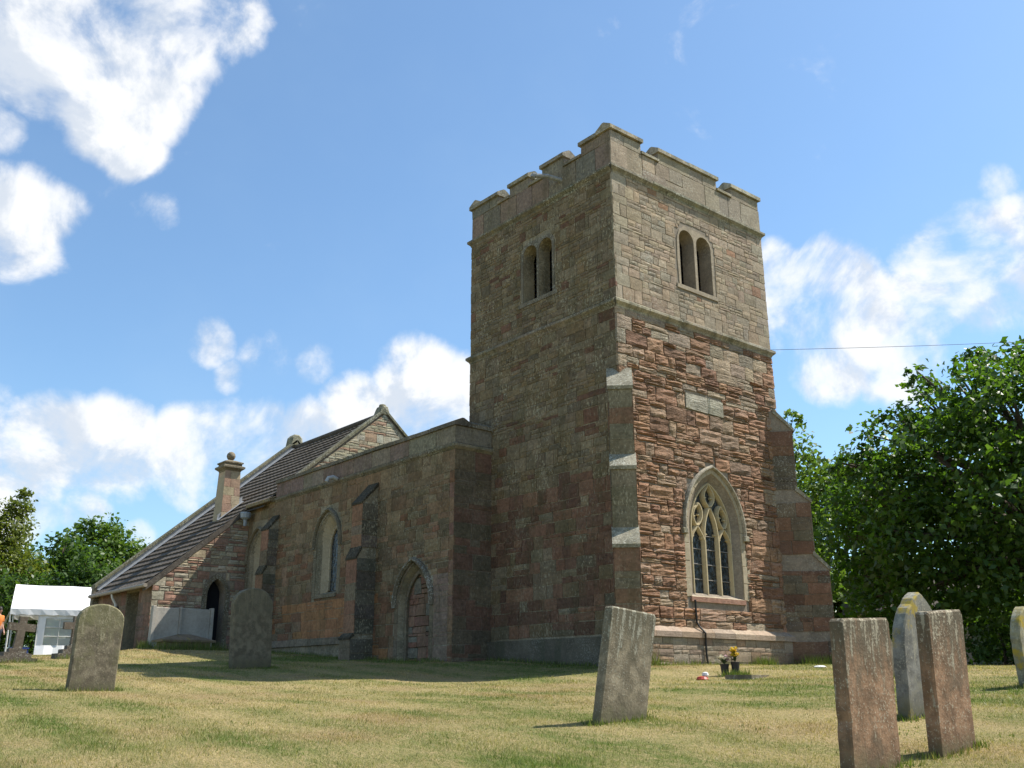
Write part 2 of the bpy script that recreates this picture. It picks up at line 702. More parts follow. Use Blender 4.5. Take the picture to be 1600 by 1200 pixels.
for (u, D, z) in [(800, 6, -.97), (200, 6, -.98), (1400, 6, -.95), (1345, 8.5, -.65), (1475, 9.5, -.56), (960, 11, -.40), (1420, 11.5, -.33), (500, 11, -.42),
                  (140, 16, -.085), (388, 22.5, .33), (388, 19.1, .03), (545, 19.3, .09), (718, 19.7, .07), (880, 20.0, .2), (300, 19.1, .10), (235, 24.4, .42), (300, 15.5, -.15), (545, 15.5, -.17), (718, 15.5, -.16), (880, 15.5, -.14), (1140, 18.5, .14), (1250, 15, -.07), (1590, 16, .06), (1700, 9, -.55), (100, 9, -.6), (-200, 10, -.55), (-150, 20, .12),
                  (20, 26, .5), (105, 27, .62), (150, 40, .92), (-100, 40, .95), (150, 33, .82), (1540, 28, .32), (1700, 24, .3), (1400, 24, .30), (1300, 21, .34)]:
    ctrl(u, D, z)
for p in [(0, -.6, .33), (3, -.5, .33), (6.5, -.6, .36), (-.6, 2.5, .40), (-1.5, 4.6, .46), (-1.6, 8, .58), (-1.8, 11, .74), (-2.2, 15, .98), (-4.4, 16.2, 1.04), (-4.6, 20, 1.0), (-1.5, 16.2, 1.06),
          (8, 3, .5), (8, 12, .9), (8, 25, 1.1), (30, 0, .45), (30, 30, 1.2), (0, 60, 1.2), (-30, 60, 1.0), (60, 60, 1.3), (-40, 20, .3), (-45, -15, -1.0), (-15, -45, -1.6), (30, -30, -.3),
          (200, 0, 1.0), (0, 200, 1.5), (-200, 0, -.5), (0, -200, -2), (160, 160, 2), (-30, -30, -1.9)]:
    CTRL.append(p)
_cp = np.array(CTRL)


def _phi(r):
    return np.where(r > 1e-9, r * r * np.log(r + 1e-9), 0.0)


_n = len(_cp)
_d = np.hypot(_cp[:, None, 0] - _cp[None, :, 0], _cp[:, None, 1] - _cp[None, :, 1])
_A = np.zeros((_n + 3, _n + 3))
_A[:_n, :_n] = _phi(_d) + np.eye(_n) * .08
_A[:_n, _n] = 1
_A[:_n, _n + 1:] = _cp[:, :2]
_A[_n, :_n] = 1
_A[_n + 1:, :_n] = _cp[:, :2].T
_w = np.linalg.solve(_A, np.concatenate([_cp[:, 2], np.zeros(3)]))


def vnoise(x, y, seed=0):
    """smooth value noise, vectorised"""
    xi, yi = np.floor(x).astype(np.int64), np.floor(y).astype(np.int64)
    fx, fy = x - xi, y - yi
    fx, fy = fx * fx * (3 - 2 * fx), fy * fy * (3 - 2 * fy)

    def h(a, b):
        t = (a * 374761393 + b * 668265263 + seed * 974711) & 0xFFFFFFFF
        t = ((t ^ (t >> 13)) * 1274126177) & 0xFFFFFFFF
        return ((t ^ (t >> 16)) & 0xFFFF) / 65535.0
    return (h(xi, yi) * (1 - fx) + h(xi + 1, yi) * fx) * (1 - fy) + (h(xi, yi + 1) * (1 - fx) + h(xi + 1, yi + 1) * fx) * fy


def fbm(x, y, seed=0, oct=4):
    s, a, t = 0, 1.0, 0
    for i in range(oct):
        s = s + a * vnoise(x * 2 ** i, y * 2 ** i, seed + i)
        t += a
        a *= .5
    return s / t


def gz(x, y):
    x, y = np.asarray(x, float), np.asarray(y, float)
    sh = x.shape
    x, y = x.ravel(), y.ravel()
    out = np.empty(len(x))
    for i in range(0, len(x), 20000):
        r = np.hypot(x[i:i + 20000, None] - _cp[None, :, 0], y[i:i + 20000, None] - _cp[None, :, 1])
        out[i:i + 20000] = _phi(r) @ _w[:_n] + _w[_n] + _w[_n + 1] * x[i:i + 20000] + _w[_n + 2] * y[i:i + 20000]
    far = np.hypot(x + 5, y)
    k = np.clip((far - 90) / 120, 0, 1)
    out = out * (1 - k) + 0.8 * k
    out += (vnoise(x * .8, y * .8, 3) - .5) * .04 * np.clip(1.5 - far / 60, 0, 1) + (vnoise(x * 2.6, y * 2.6, 5) - .5) * .016 * np.clip(1.2 - far / 40, 0, 1)
    return out.reshape(sh)


def g1(x, y):
    return float(gz(np.array([x]), np.array([y]))[0])


def dry(x, y):
    """0 = green grass, 1 = dry straw: mown rows along the church, patches"""
    rows = .5 + .5 * np.sin(x * 2 * np.pi / 1.15 + 2.5 * vnoise(x * .35, y * .22, 21) + .15 * y)
    p = fbm(x * .33, y * .33, 31, 4)
    f = fbm(x * 1.7 + y * .4, y * 1.0, 41, 4)
    v = .50 + (p - .5) * 1.7 + (rows - .5) * .4 + (f - .5) * .9
    # greener by the walls and under the trees
    near = np.clip((x + 3.4) / 2.0, 0, 1) * np.clip((y + 0.2) / .8, 0, 1)
    v = v - near * .5 - np.clip((x - 7) / 4, 0, 1) * .35
    brown = np.exp(-(((x - 2.5) / 3.5) ** 2 + ((y + 1.7) / .7) ** 2)) * .6
    return np.clip(v + brown, 0, 1)


GREEN = np.array([.105, .142, .032])
STRAW = np.array([.41, .31, .16])
THATCH = np.array([.30, .205, .11])


def axis(c, near, far, step):
    pos = [0.0]
    s = step
    while pos[-1] < far:
        if pos[-1] > near:
            s *= 1.09
        pos.append(pos[-1] + s)
    pos = np.array(pos)
    return np.concatenate([c - pos[:0:-1], c + pos])


gx, gy = axis(-5, 17, 900, .22), axis(-1, 18, 900, .22)
GX, GY = np.meshgrid(gx, gy, indexing="ij")
GZ = gz(GX, GY)
nx_, ny_ = GX.shape
gv = np.stack([GX.ravel(), GY.ravel(), GZ.ravel()], 1)
me = bpy.data.meshes.new("ground")
ii = np.arange(nx_ * ny_).reshape(nx_, ny_)
fq = np.stack([ii[:-1, :-1], ii[1:, :-1], ii[1:, 1:], ii[:-1, 1:]], -1).reshape(-1, 4)
me.vertices.add(len(gv))
me.vertices.foreach_set("co", gv.astype(np.float32).ravel())
me.loops.add(fq.size)
me.loops.foreach_set("vertex_index", fq.astype(np.int32).ravel())
me.polygons.add(len(fq))
me.polygons.foreach_set("loop_start", np.arange(0, fq.size, 4, dtype=np.int32))
me.polygons.foreach_set("loop_total", np.full(len(fq), 4, dtype=np.int32))
me.polygons.foreach_set("use_smooth", np.ones(len(fq), dtype=bool))
gd = dry(gv[:, 0], gv[:, 1])
gc = np.ones((len(gv), 4))
gc[:, :3] = GREEN * (1 - gd[:, None]) + STRAW * gd[:, None]
th_ = np.clip((fbm(gv[:, 0] * .9, gv[:, 1] * .9, 61, 4) - .52) * 5, 0, 1)[:, None] * np.clip(gd[:, None] * 1.5, 0, 1)
gc[:, :3] = gc[:, :3] * (1 - th_ * .8) + THATCH * th_ * .8
a = me.attributes.new("col", "FLOAT_COLOR", "POINT")
a.data.foreach_set("color", gc.astype(np.float32).ravel())
me.update(calc_edges=True)
m, b, p, out = mat("mown_grass_ground")
pos = b.new("ShaderNodeNewGeometry").outputs["Position"]
at = b.new("ShaderNodeAttribute", attribute_name="col").outputs["Color"]
n1 = b.noise(b.scale3(pos, (1, .45, 1)), 7, 6, 0.65)
n2 = b.noise(b.scale3(pos, (1, .6, 1)), 38, 5, 0.7)
c = b.mix(b.ramp(n1, .38, .68, 0, .75), at, tuple(STRAW * .95) + (1,))
c = b.mix(b.ramp(n2, .42, .62, 0, .55), c, tuple(GREEN * .75) + (1,))
c = b.mix(b.ramp(b.noise(pos, 60, 3, .7), .55, .75, 0, .5), c, (.44, .36, .19, 1))
b.link(c, p.inputs["Base Color"])
p.inputs["Specular IOR Level"].default_value = 0.05
bump(b, p, b.math("ADD", n2, n1), 0.9, 0.05)
me.materials.append(m)
ground = bpy.data.objects.new("ground", me)
COL.objects.link(ground)
ground["kind"] = "structure"

# ================================================================== church
church = thing("church", "old red sandstone church with battlemented square tower, low aisle and long tiled roof", "church", (0, 0, .35))
TW, TL = 5.88, 5.555
ZT, ZM = 12.0, 8.5
FW = Frame((0, 0, 0), (1, 0, 0), (0, -1, 0))
FN = Frame((0, 0, 0), (0, -1, 0), (-1, 0, 0))       # u = -y
FS = Frame((TW, 0, 0), (0, 1, 0), (1, 0, 0))
FE = Frame((TW, TL, 0), (-1, 0, 0), (0, 1, 0))

# --- openings of the tower
WC, WA, WB, WS, WAPEX = 3.03, 0.95, 1.86, 3.45, 4.78
ww_out = arch_pts(WC, WA, WB, WS, WAPEX, 9)
ww_in = arch_pts(WC + .03, .74, WB + .1, WS, 4.60, 9)
wb = [arch_pts(c, a, zb, 10.78, 11.07, 7) for c, a, zb in ((2.635, .285, 9.50), (3.305, .29, 9.50))]
wb_in = [arch_pts(c, a * .82, zb + .02, 10.76, 11.0, 7) for c, a, zb in ((2.635, .285, 9.50), (3.305, .29, 9.50))]
nbl = [arch_pts(-c, a, zb, 10.70, 10.96, 7) for c, a, zb in ((2.43, .255, 9.40), (3.035, .27, 9.40))]
nbl_in = [arch_pts(-c, a * .85, zb + .02, 10.68, 10.90, 7) for c, a, zb in ((2.43, .255, 9.40), (3.035, .27, 9.40))]

shell("tower_wall", FW, [(0, -.6), (TW, -.6), (TW, ZT), (0, ZT)], [(ww_out, ww_in, .15)] + [(wb[i], wb_in[i], .34) for i in (0, 1)], M_MORTAR, church)
tw = [o for o in church.children if o.name == "tower_wall"][0]
tw["label"] = "sunlit west wall of the tower, red rubble below and buff above"
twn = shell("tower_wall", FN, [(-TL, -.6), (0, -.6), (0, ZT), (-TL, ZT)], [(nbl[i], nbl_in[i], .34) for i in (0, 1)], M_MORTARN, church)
twn["label"] = "shaded lichen-grey north wall of the tower"
mb = MB()
for fr, L in ((FS, TL), (FE, TW)):
    mb.add([fr.p(0, -.6), fr.p(L, -.6), fr.p(L, ZT), fr.p(0, ZT)], [(0, 1, 2, 3)], (.30, .2, .14, .3))
mb.add([(0.01, 0.01, 12.3), (TW - .01, .01, 12.3), (TW - .01, TL - .01, 12.3), (.01, TL - .01, 12.3)], [(0, 1, 2, 3)], (.1, .1, .1, .2))
mb.build("tower_wall", M_ROUGH, church)

BUFF, BUFF2, GREYB, RED, RED2, PINK, BROWN = (.305, .235, .16, .4), (.265, .205, .143, .35), (.24, .195, .138, .5), (.252, .145, .086, .2), (.20, .112, .068, .15), (.25, .17, .11, .3), (.235, .17, .12, .3)


def pal_west(u, z, corner):
    t = random.random()
    if corner and z > 8.6:
        return jit((.30, .245, .175, .4), .1), .4, .8
    if z > 8.5:
        if t < .035:
            return jit(RED), 1.6, .6
        return jit(random.choice((BUFF, BUFF2, GREYB, BUFF)), .16), 1, 1
    if z > 7.2:
        f = .34 + .3 * (8.5 - z) / 1.3
    elif z > 6.3:
        f = .78
    else:
        f = .95
    if z < 1.05:
        return jit(random.choice((BROWN, GREYB, PINK, BUFF2)), .15), .8, 1
    if t < f:
        return jit(random.choice((RED, RED, RED2, PINK)), .2), 2.6, 1.7
    return jit(random.choice((BUFF, BUFF2, GREYB)), .14), .8, 1.1


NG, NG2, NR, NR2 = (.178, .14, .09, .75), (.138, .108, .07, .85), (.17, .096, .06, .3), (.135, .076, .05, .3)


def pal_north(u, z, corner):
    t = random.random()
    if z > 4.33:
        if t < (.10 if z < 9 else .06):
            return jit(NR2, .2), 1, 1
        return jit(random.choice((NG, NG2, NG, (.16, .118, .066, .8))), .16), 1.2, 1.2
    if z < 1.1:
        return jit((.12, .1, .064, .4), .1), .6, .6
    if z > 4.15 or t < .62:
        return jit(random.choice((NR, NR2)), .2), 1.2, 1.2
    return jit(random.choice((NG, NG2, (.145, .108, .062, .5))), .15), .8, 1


hole_w = arch_pts(WC, WA + .16, WB - .16, WS, WAPEX + .2, 9)
hole_b = [(2.20, 9.38), (3.74, 9.38), (3.74, 10.85), (3.45, 11.2), (2.45, 11.2), (2.20, 10.85)]
hole_nb = [(-3.42, 9.3), (-2.06, 9.3), (-2.06, 10.7), (-2.3, 11.08), (-3.15, 11.08), (-3.42, 10.8)]
plate = [(2.22, 6.26), (3.62, 6.26), (3.62, 6.66), (2.22, 6.66)]
st = lay(FW, -.02, TW + .02, ZM + .06, 11.86, (.19, .36), (.17, .46), pal_west, [*([hole_b])], rough=.007, proud=.012, quoin=(.24, .5), grid=(3, 2), split=(.3, .62, .08))
for s in st:
    s["m"] = M_WALL
st2 = lay(FW, -.03, TW + .03, 1.08, ZM - .18, (.24, .40), (.26, .72), pal_west, [hole_w, plate], rough=.012, proud=.02, quoin=(.28, .5), grid=(4, 5), split=(.42, .46, .12))
st += st2
st += lay(FW, 2.22, 3.62, 6.26, 6.66, (.40, .40), (.68, .72), lambda u, z, c: (jit((.30, .27, .2, .5), .06), .3, 1.0), [], rough=.01, proud=.045, split=(1, 0, 0))
place_stones(st, M_ROUGH, tw, 290)
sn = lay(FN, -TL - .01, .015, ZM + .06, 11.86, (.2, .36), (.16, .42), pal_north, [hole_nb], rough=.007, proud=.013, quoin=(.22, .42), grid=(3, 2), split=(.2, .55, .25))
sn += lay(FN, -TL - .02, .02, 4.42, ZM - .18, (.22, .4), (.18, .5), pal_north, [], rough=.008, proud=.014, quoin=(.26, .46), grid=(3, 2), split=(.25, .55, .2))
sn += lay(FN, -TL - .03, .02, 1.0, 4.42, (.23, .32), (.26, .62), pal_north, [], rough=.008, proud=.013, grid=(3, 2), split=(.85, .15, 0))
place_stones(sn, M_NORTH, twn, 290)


def belt(name, x0, y0, x1, y1, prof, m, parent, col=None, kind=None, skip=()):
    """moulding that runs round a rectangle; prof = (overhang, z) from the bottom up"""
    cs = [(x0, y0, -1, -1), (x1, y0, 1, -1), (x1, y1, 1, 1), (x0, y1, -1, 1)]
    v, f = [], []
    n = len(prof)
    for (x, y, sx, sy) in cs:
        for (e, z) in prof:
            v.append((x + sx * e, y + sy * e, z))
    for k in range(4):
        if k in skip:
            continue
        q = (k + 1) % 4
        for i in range(n - 1):
            f.append((k * n + i, q * n + i, q * n + i + 1, k * n + i + 1))
    return mk(name, v, f, m, parent, cols=[col or (.3, .26, .19, .6)] * len(v))


def belt_wob(name, segs, prof, m, parent, col=(.3, .26, .19, .6)):
    """string course as single lengths of stone with slightly uneven ends"""
    for (fr, u0, u1, m0, m1) in segs:
        n = max(1, round((u1 - u0) / 1.1))
        cut = [u0] + [u0 + (u1 - u0) * (i + random.uniform(-.2, .2)) / n for i in range(1, n)] + [u1]
        for i in range(n):
            a, b_ = cut[i] + (.004 if i else 0), cut[i + 1] - (.004 if i < n - 1 else 0)
            dw, dz = random.uniform(-.008, .008), random.uniform(-.006, .006)
            v = []
            for (e, z) in prof:
                v.append(fr.p(a - (max(e, 0) if (i == 0 and m0) else 0), z + dz, e + (dw if e > .02 else 0)))
            for (e, z) in prof:
                v.append(fr.p(b_ + (max(e, 0) if (i == n - 1 and m1) else 0), z + dz, e + (dw if e > .02 else 0)))
            k = len(prof)
            f = [(j, k + j, k + (j + 1) % k, (j + 1) % k) for j in range(k)]
            f += [tuple(range(k)), tuple(range(2 * k - 1, k - 1, -1))]
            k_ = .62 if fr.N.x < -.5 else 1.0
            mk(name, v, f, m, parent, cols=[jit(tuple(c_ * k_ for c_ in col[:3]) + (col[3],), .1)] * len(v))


SP = lambda z: [(-.05, z - .18), (.015, z - .18), (.035, z - .13), (.105, z - .06), (.105, z), (.0, z + .07), (-.05, z + .07)]
segs = [(FW, 0, TW, True, True), (Frame((0, TL, 0), (0, -1, 0), (-1, 0, 0)), 0, TL, True, False), (FS, 0, TL, False, True), (FE, 0, TW, False, False)]
# north string starts beside the mitre of the west one
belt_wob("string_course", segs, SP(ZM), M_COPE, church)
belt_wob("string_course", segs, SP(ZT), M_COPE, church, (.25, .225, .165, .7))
# plinth with a sloping weathered top
belt("plinth", 0, 0, TW, TL, [(.1, -.6), (.1, .96), (.135, .965), (.135, 1.06), (0, 1.2)], M_MORTAR, church, (.25, .2, .15, .4), skip=(3,))
pl_ = [o for o in church.children if o.name == "plinth"][0]
PW = Frame((0, -.1, 0), (1, 0, 0), (0, -1, 0))
sp_ = lay(PW, -.06, TW + .1, -.1, .95, (.2, .34), (.2, .55), lambda u, z, c: pal_west(u, .5, c), [], rough=.008, proud=.014, split=(.35, .65, 0))
for s in sp_:
    s["m"] = M_WALL
PN = Frame((-.1, 0, 0), (0, -1, 0), (-1, 0, 0))
v, f = prism(PN, [(-4.62, -.2), (.12, -.2), (.12, .955), (-4.62, .955)], -.05, .012)
mk("rendered_plinth", v, f, stone_mat("dark_rough_render", (.12, .105, .078, 1), .5, .1, .7, .02, lichen=.25, stain=.5), pl_)
place_stones(sp_, M_WALL, pl_, 120)
x = -.13
while x < TW + .1:
    L = min(random.uniform(.7, 1.2), TW + .13 - x)
    v = [(x, -.16, .955), (x + L - .006, -.16, .955), (x + L - .006, -.16, 1.07), (x, -.16, 1.07), (x, .02, 1.215), (x + L - .006, .02, 1.215), (x, .02, .955), (x + L - .006, .02, .955)]
    mk("plinth_coping", v, [(0, 1, 2, 3), (3, 2, 5, 4), (0, 3, 4, 6), (1, 7, 5, 2), (0, 6, 7, 1)], M_WALL, pl_, cols=[jit((.32, .24, .175, .35), .12)] * 8)
    x += L

# --- parapet, merlons and copings
MW = [(0, 1.07), (1.72, 4.04), (4.66, TW)]
MN = [(0, 1.04), (1.69, 2.52), (3.07, 3.86), (4.37, TL)]
TH = .38
par = MB()
for (fr, L, ms) in ((FW, TW, MW), (FS, TL, MN), (FE, TW, MW), (Frame((0, TL, 0), (0, -1, 0), (-1, 0, 0)), TL, sorted((TL - b_, TL - a_) for a_, b_ in MN))):
    poly = [(0, ZT + .05)] + [(L, ZT + .05)]
    top = []
    for (a_, b_) in ms:
        top += [(a_, 12.7), (a_, 12.99), (b_, 12.99), (b_, 12.7)]
    poly += [q for q in reversed(top) if True]
    # outline: bottom, right edge up, merlon profile back to the left
    e = .003 if fr in (FS, FE) else 0
    v, f = prism(fr, poly, -TH, -.012 - e)
    par.add(v, f, (.25, .215, .16, .5))
parapet = par.build("parapet", M_MORTAR, church)
pal_par = lambda u, z, c: (jit(random.choice(((.275, .225, .16, .5), (.24, .195, .145, .6), (.29, .235, .165, .5))), .13), .5, 1)
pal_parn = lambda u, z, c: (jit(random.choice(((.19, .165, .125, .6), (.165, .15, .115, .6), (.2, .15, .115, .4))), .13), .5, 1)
ps = lay(FW, -.012, TW + .012, ZT + .06, 12.69, (.62, .64), (.45, .9), pal_par, [], rough=.006, proud=.01, split=(.8, .2, 0))
for (a_, b_) in MW:
    ps += lay(FW, a_ - (.012 if a_ == 0 else 0), b_, 12.69, 12.985, (.28, .3), (.4, .8), pal_par, [], rough=.006, proud=.01, split=(1, 0, 0))
for s in ps:
    s["m"] = M_WALL
ps2 = lay(FN, -TL, 0, ZT + .06, 12.69, (.62, .64), (.4, .8), pal_parn, [], rough=.006, proud=.008, split=(.8, .2, 0))
for (a_, b_) in MN:
    ps2 += lay(FN, -b_, -a_, 12.69, 12.985, (.28, .3), (.4, .8), pal_parn, [], rough=.006, proud=.008, split=(1, 0, 0))
for s in ps2:
    s["m"] = M_NORTH
place_stones(ps + ps2, M_WALL, parapet, 200)


def coping(fr, u0, u1, z, parent, name="coping_stone", h1=.10, h2=.23, over=.07, th=TH, m=None, npc=None, col=(.33, .29, .21, .7)):
    n = npc or max(1, round((u1 - u0) / 1.0))
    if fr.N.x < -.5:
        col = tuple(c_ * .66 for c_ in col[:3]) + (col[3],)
    for i in range(n):
        a, b_ = u0 + (u1 - u0) * i / n + (.004 if i else 0), u0 + (u1 - u0) * (i + 1) / n - (.004 if i < n - 1 else 0)
        dz = random.uniform(-.01, .01)
        pr = [(over, z), (over, z + h1), (-th * .42, z + h2), (-th * .58, z + h2), (-th - over, z + h1), (-th - over, z)]
        v = [fr.p(a, zz + dz, w) for w, zz in pr] + [fr.p(b_, zz + dz + random.uniform(-.006, .006), w) for w, zz in pr]
        k = len(pr)
        f = [((j + 1) % k, j, k + j, k + (j + 1) % k) for j in range(k)] + [tuple(range(k)), tuple(range(2 * k - 1, k - 1, -1))]
        f = [q[::-1] for q in f]
        mk(name, v, f, m or M_COPE, parent, cols=[jit(col, .1)] * len(v))


for (fr, L, ms, cn) in ((FW, TW, MW, True), (FN, TL, MN, False), (FS, TL, MN, False), (FE, TW, MW, True)):
    flip = fr is FN
    prev = None
    for (a_, b_) in ms:
        A, B = a_ - .045, b_ + .045
        if a_ == 0:
            A = -.065 if cn else TH + .07
        if b_ == L:
            B = L + .065 if cn else L - TH - .07
        if fr is FN and b_ == L:
            B = L + .05
        if fr is FS and b_ == L:
            B = L - TH - .07
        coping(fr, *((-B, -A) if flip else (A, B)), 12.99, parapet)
        if prev is not None:
            A, B = prev + .002, a_ - .002
            coping(fr, *((-B, -A) if flip else (A, B)), 12.70, parapet, h1=.07, h2=.17, over=.05, npc=1)
        prev = b_
# roll on the ridge of the copings: small square fillet as in the photo is part of the profile

# lead water spout on the north parapet
sp = MB()
sp.tube([(.1, 1.75, 12.33), (-.35, 1.95, 12.42), (-.62, 2.1, 12.40)], .06, 8, (.3, .3, .3, 0))
sp.tube([(-.60, 2.09, 12.43), (-.66, 2.12, 12.40), (-.68, 2.13, 12.34)], .065, 8)
sp.build("water_spout", plain("weathered_lead", (.30, .31, .32), .45, .5, .2, 12), church)

# --- diagonal buttresses
BPROF = [(1.08, -.6), (1.08, .98), (1.10, .99), (1.10, 1.06), (.96, 1.2), (.93, 1.2), (.93, 2.68), (.62, 3.06), (.62, 4.38), (.33, 4.70), (.33, 6.25), (-.1, 6.78)]


def dia_buttress(corner, d, label, shade):
    d = Vector(d).normalized()
    e = Vector((0, 0, 1)).cross(d)            # left hand side when looking outwards
    H = .265
    fr = Frame(Vector(corner) + e * H, d, e)    # left side: u = r
    fr2 = Frame(Vector(corner) - e * H, d, -e)
    poly = [(-.6, -.6)] + BPROF + [(-.6, 6.78)]
    n = len(poly)
    v = [fr.p(a, z, -.012) for a, z in poly] + [fr2.p(a, z, -.012) for a, z in poly]
    f = [tuple(range(n))[::-1], tuple(range(n, 2 * n))] + [(i, (i + 1) % n, n + (i + 1) % n, n + i) for i in range(n)]
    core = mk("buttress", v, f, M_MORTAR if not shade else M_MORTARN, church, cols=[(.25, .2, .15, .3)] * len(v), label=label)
    sts = []
    for (z0, z1, r) in ((-.1, .96, 1.08), (1.2, 2.66, .93), (3.06, 4.36, .62), (4.70, 6.23, .33)):
        ff = Frame(Vector(corner) + d * r, -e, d)

        def pf(u, z, c):
            t = random.random()
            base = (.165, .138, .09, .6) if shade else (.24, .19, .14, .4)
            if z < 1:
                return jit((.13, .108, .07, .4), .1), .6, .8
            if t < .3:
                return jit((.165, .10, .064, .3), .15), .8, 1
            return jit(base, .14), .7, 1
        sts += lay(ff, -H + .001, H - .001, z0, z1, (.28, .5), (.53, .53), pf, [], rough=.006, proud=.01, split=(.8, .2, 0))
        for k, ffr in enumerate((fr, fr2)):
            def pb(u, z, c):  # side stones toned down, full shade by the trees put into their colour
                t = random.random()
                if t < .55:
                    return jit(random.choice(((.17, .098, .062, .2), (.14, .08, .053, .2))), .14), 1, 1
                return jit(random.choice(((.15, .12, .08, .4), (.125, .10, .07, .4))), .12), .7, 1
            sts += lay(ffr, -.3, r, z0, z1, (.26, .36), (.3, .6), pb, [], rough=.006, proud=.01, split=(.75, .25, 0))
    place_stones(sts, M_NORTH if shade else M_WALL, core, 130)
    for (ra, za, rb, zb) in ((.95, 2.66, .58, 3.10), (.64, 4.36, .29, 4.73), (.35, 6.23, -.12, 6.80)):
        o_ = .03
        t = Vector((rb - ra, zb - za)).normalized()
        nn = Vector((-t.y, t.x)) * -1
        nn = Vector((t.y, -t.x))
        P = [(ra + .02, za - .015), (ra + .03, za + .06), (rb + .01, zb + .05), (rb - .02, zb - .06)]
        v = []
        for s in (-1, 1):
            for (a, z) in P:
                q = Vector(corner) + d * a + e * (s * (H + .022))
                v.append((q.x, q.y, z))
        f = [(0, 1, 2, 3), (7, 6, 5, 4), (0, 4, 5, 1), (1, 5, 6, 2), (2, 6, 7, 3), (3, 7, 4, 0)]
        mk("weathering_slab", v, f, M_COPE, core, cols=[(.25, .225, .165, .7)] * 8)
    return core


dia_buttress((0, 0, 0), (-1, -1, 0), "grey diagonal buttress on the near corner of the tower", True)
dia_buttress((TW, 0, 0), (1, -1, 0), "brown diagonal buttress on the sunny corner, stepping out to the trees", False)
dia_buttress((TW, TL, 0), (1, 1, 0), "diagonal buttress on the far corner of the tower", False)


# ------------------------------------------------------------------ windows
def ring(fr, inner, outer, w0, w1, m, parent, name, col, bev=.008, step=1):
    """dressed blocks between two outlines of equal count"""
    n = len(inner)
    for i in range(0, n - 1, step):
        k = min(i + step, n - 1)
        A = [inner[j] for j in range(i, k + 1)]
        B = [outer[j] for j in range(k, i - 1, -1)]
        poly = B + A
        poly = poly[::-1] if sum(poly[j][0] * poly[(j + 1) % len(poly)][1] - poly[(j + 1) % len(poly)][0] * poly[j][1] for j in range(len(poly))) < 0 else poly
        cu, cz = sum(q[0] for q in poly) / len(poly), sum(q[1] for q in poly) / len(poly)
        poly = [(cu + (a - cu) * .985, cz + (z - cz) * .985) for a, z in poly]
        v, f = prism(fr, poly, w0, w1 + random.uniform(-.003, .004), bev)
        mk(name, v, f, m, parent, cols=[jit(col, .1)] * len(v))


def jamb_split(P, zs_list):
    """adds cut points on the straight jambs of an arch outline"""
    out = []
    n = len(P)
    out.append(P[0])
    for z in zs_list:
        out.append((P[0][0] + (P[1][0] - P[0][0]) * (z - P[0][1]) / (P[1][1] - P[0][1]), z))
    out += P[1:-1]
    for z in reversed(zs_list):
        out.append((P[-1][0] + (P[-2][0] - P[-1][0]) * (z - P[-1][1]) / (P[-2][1] - P[-1][1]), z))
    out.append(P[-1])
    return out


def sweep2d(fr, pts, wd, w0, w1, mbld, col=None):
    """bar of chamfered section that follows a curve in the wall plane"""
    n = len(pts)
    v = []
    for i, (a, z) in enumerate(pts):
        p0, p1 = pts[max(0, i - 1)], pts[min(n - 1, i + 1)]
        t = Vector((p1[0] - p0[0], p1[1] - p0[1])).normalized()
        q = Vector((-t.y, t.x))
        for (s, w) in ((-1, w0), (-1, w0 + (w1 - w0) * .45), (-.35, w1), (.35, w1), (1, w0 + (w1 - w0) * .45), (1, w0)):
            v.append(fr.p(a + q.x * s * wd / 2, z + q.y * s * wd / 2, w))
    f = []
    for i in range(n - 1):
        for k in range(6):
            j = (k + 1) % 6
            f.append((i * 6 + k, i * 6 + j, (i + 1) * 6 + j, (i + 1) * 6 + k))
    f += [tuple(range(6))[::-1], tuple((n - 1) * 6 + k for k in range(6))]
    mbld.add(v, [q[::-1] for q in f], col)


def bez(a, b_, c, d, n=9):
    r = []
    for i in range(n):
        t = i / (n - 1)
        r.append(tuple(a[k] * (1 - t) ** 3 + 3 * b_[k] * t * (1 - t) ** 2 + 3 * c[k] * t * t * (1 - t) + d[k] * t ** 3 for k in (0, 1)))
    return r


mg, b, p, out = mat("leaded_glass_dark")
p.inputs["Base Color"].default_value = (.022, .026, .03, 1)
p.inputs["Roughness"].default_value = .22
p.inputs["Specular IOR Level"].default_value = .5
ps_ = b.new("ShaderNodeNewGeometry").outputs["Position"]
nn_ = b.noise(ps_, 9, 3, .6)
vo = b.new("ShaderNodeTexVoronoi")
b.link(ps_, vo.inputs["Vector"])
vo.inputs["Scale"].default_value = 9
b.link(b.mix(b.ramp(nn_, .4, .7), (.012, .015, .017, 1), (.05, .058, .065, 1)), p.inputs["Base Color"])
bump(b, p, b.math("ADD", nn_, b.math("MULTIPLY", vo.outputs["Distance"], .5)), .5, .03)
M_GLASSD = mg
M_TRAC = stone_mat("buff_tracery_stone", (.47, .385, .235, 1), .28, .1, .25, .008, lichen=.12)
M_IRON = plain("rusty_iron_bar", (.22, .2, .18), .6, .4)

# west window
win = mk("tracery_window", *prism(FW, [(q[0], q[1]) for q in ww_in], -.42, -.40), M_BLACK, church, label="three-light traceried window in the tower's red wall")
inn = jamb_split(ww_out, [2.25, 2.65, 3.05])
outr = jamb_split(arch_pts(WC, WA + .17, WB - .02, WS, WAPEX + .17, 9), [2.25, 2.65, 3.05])
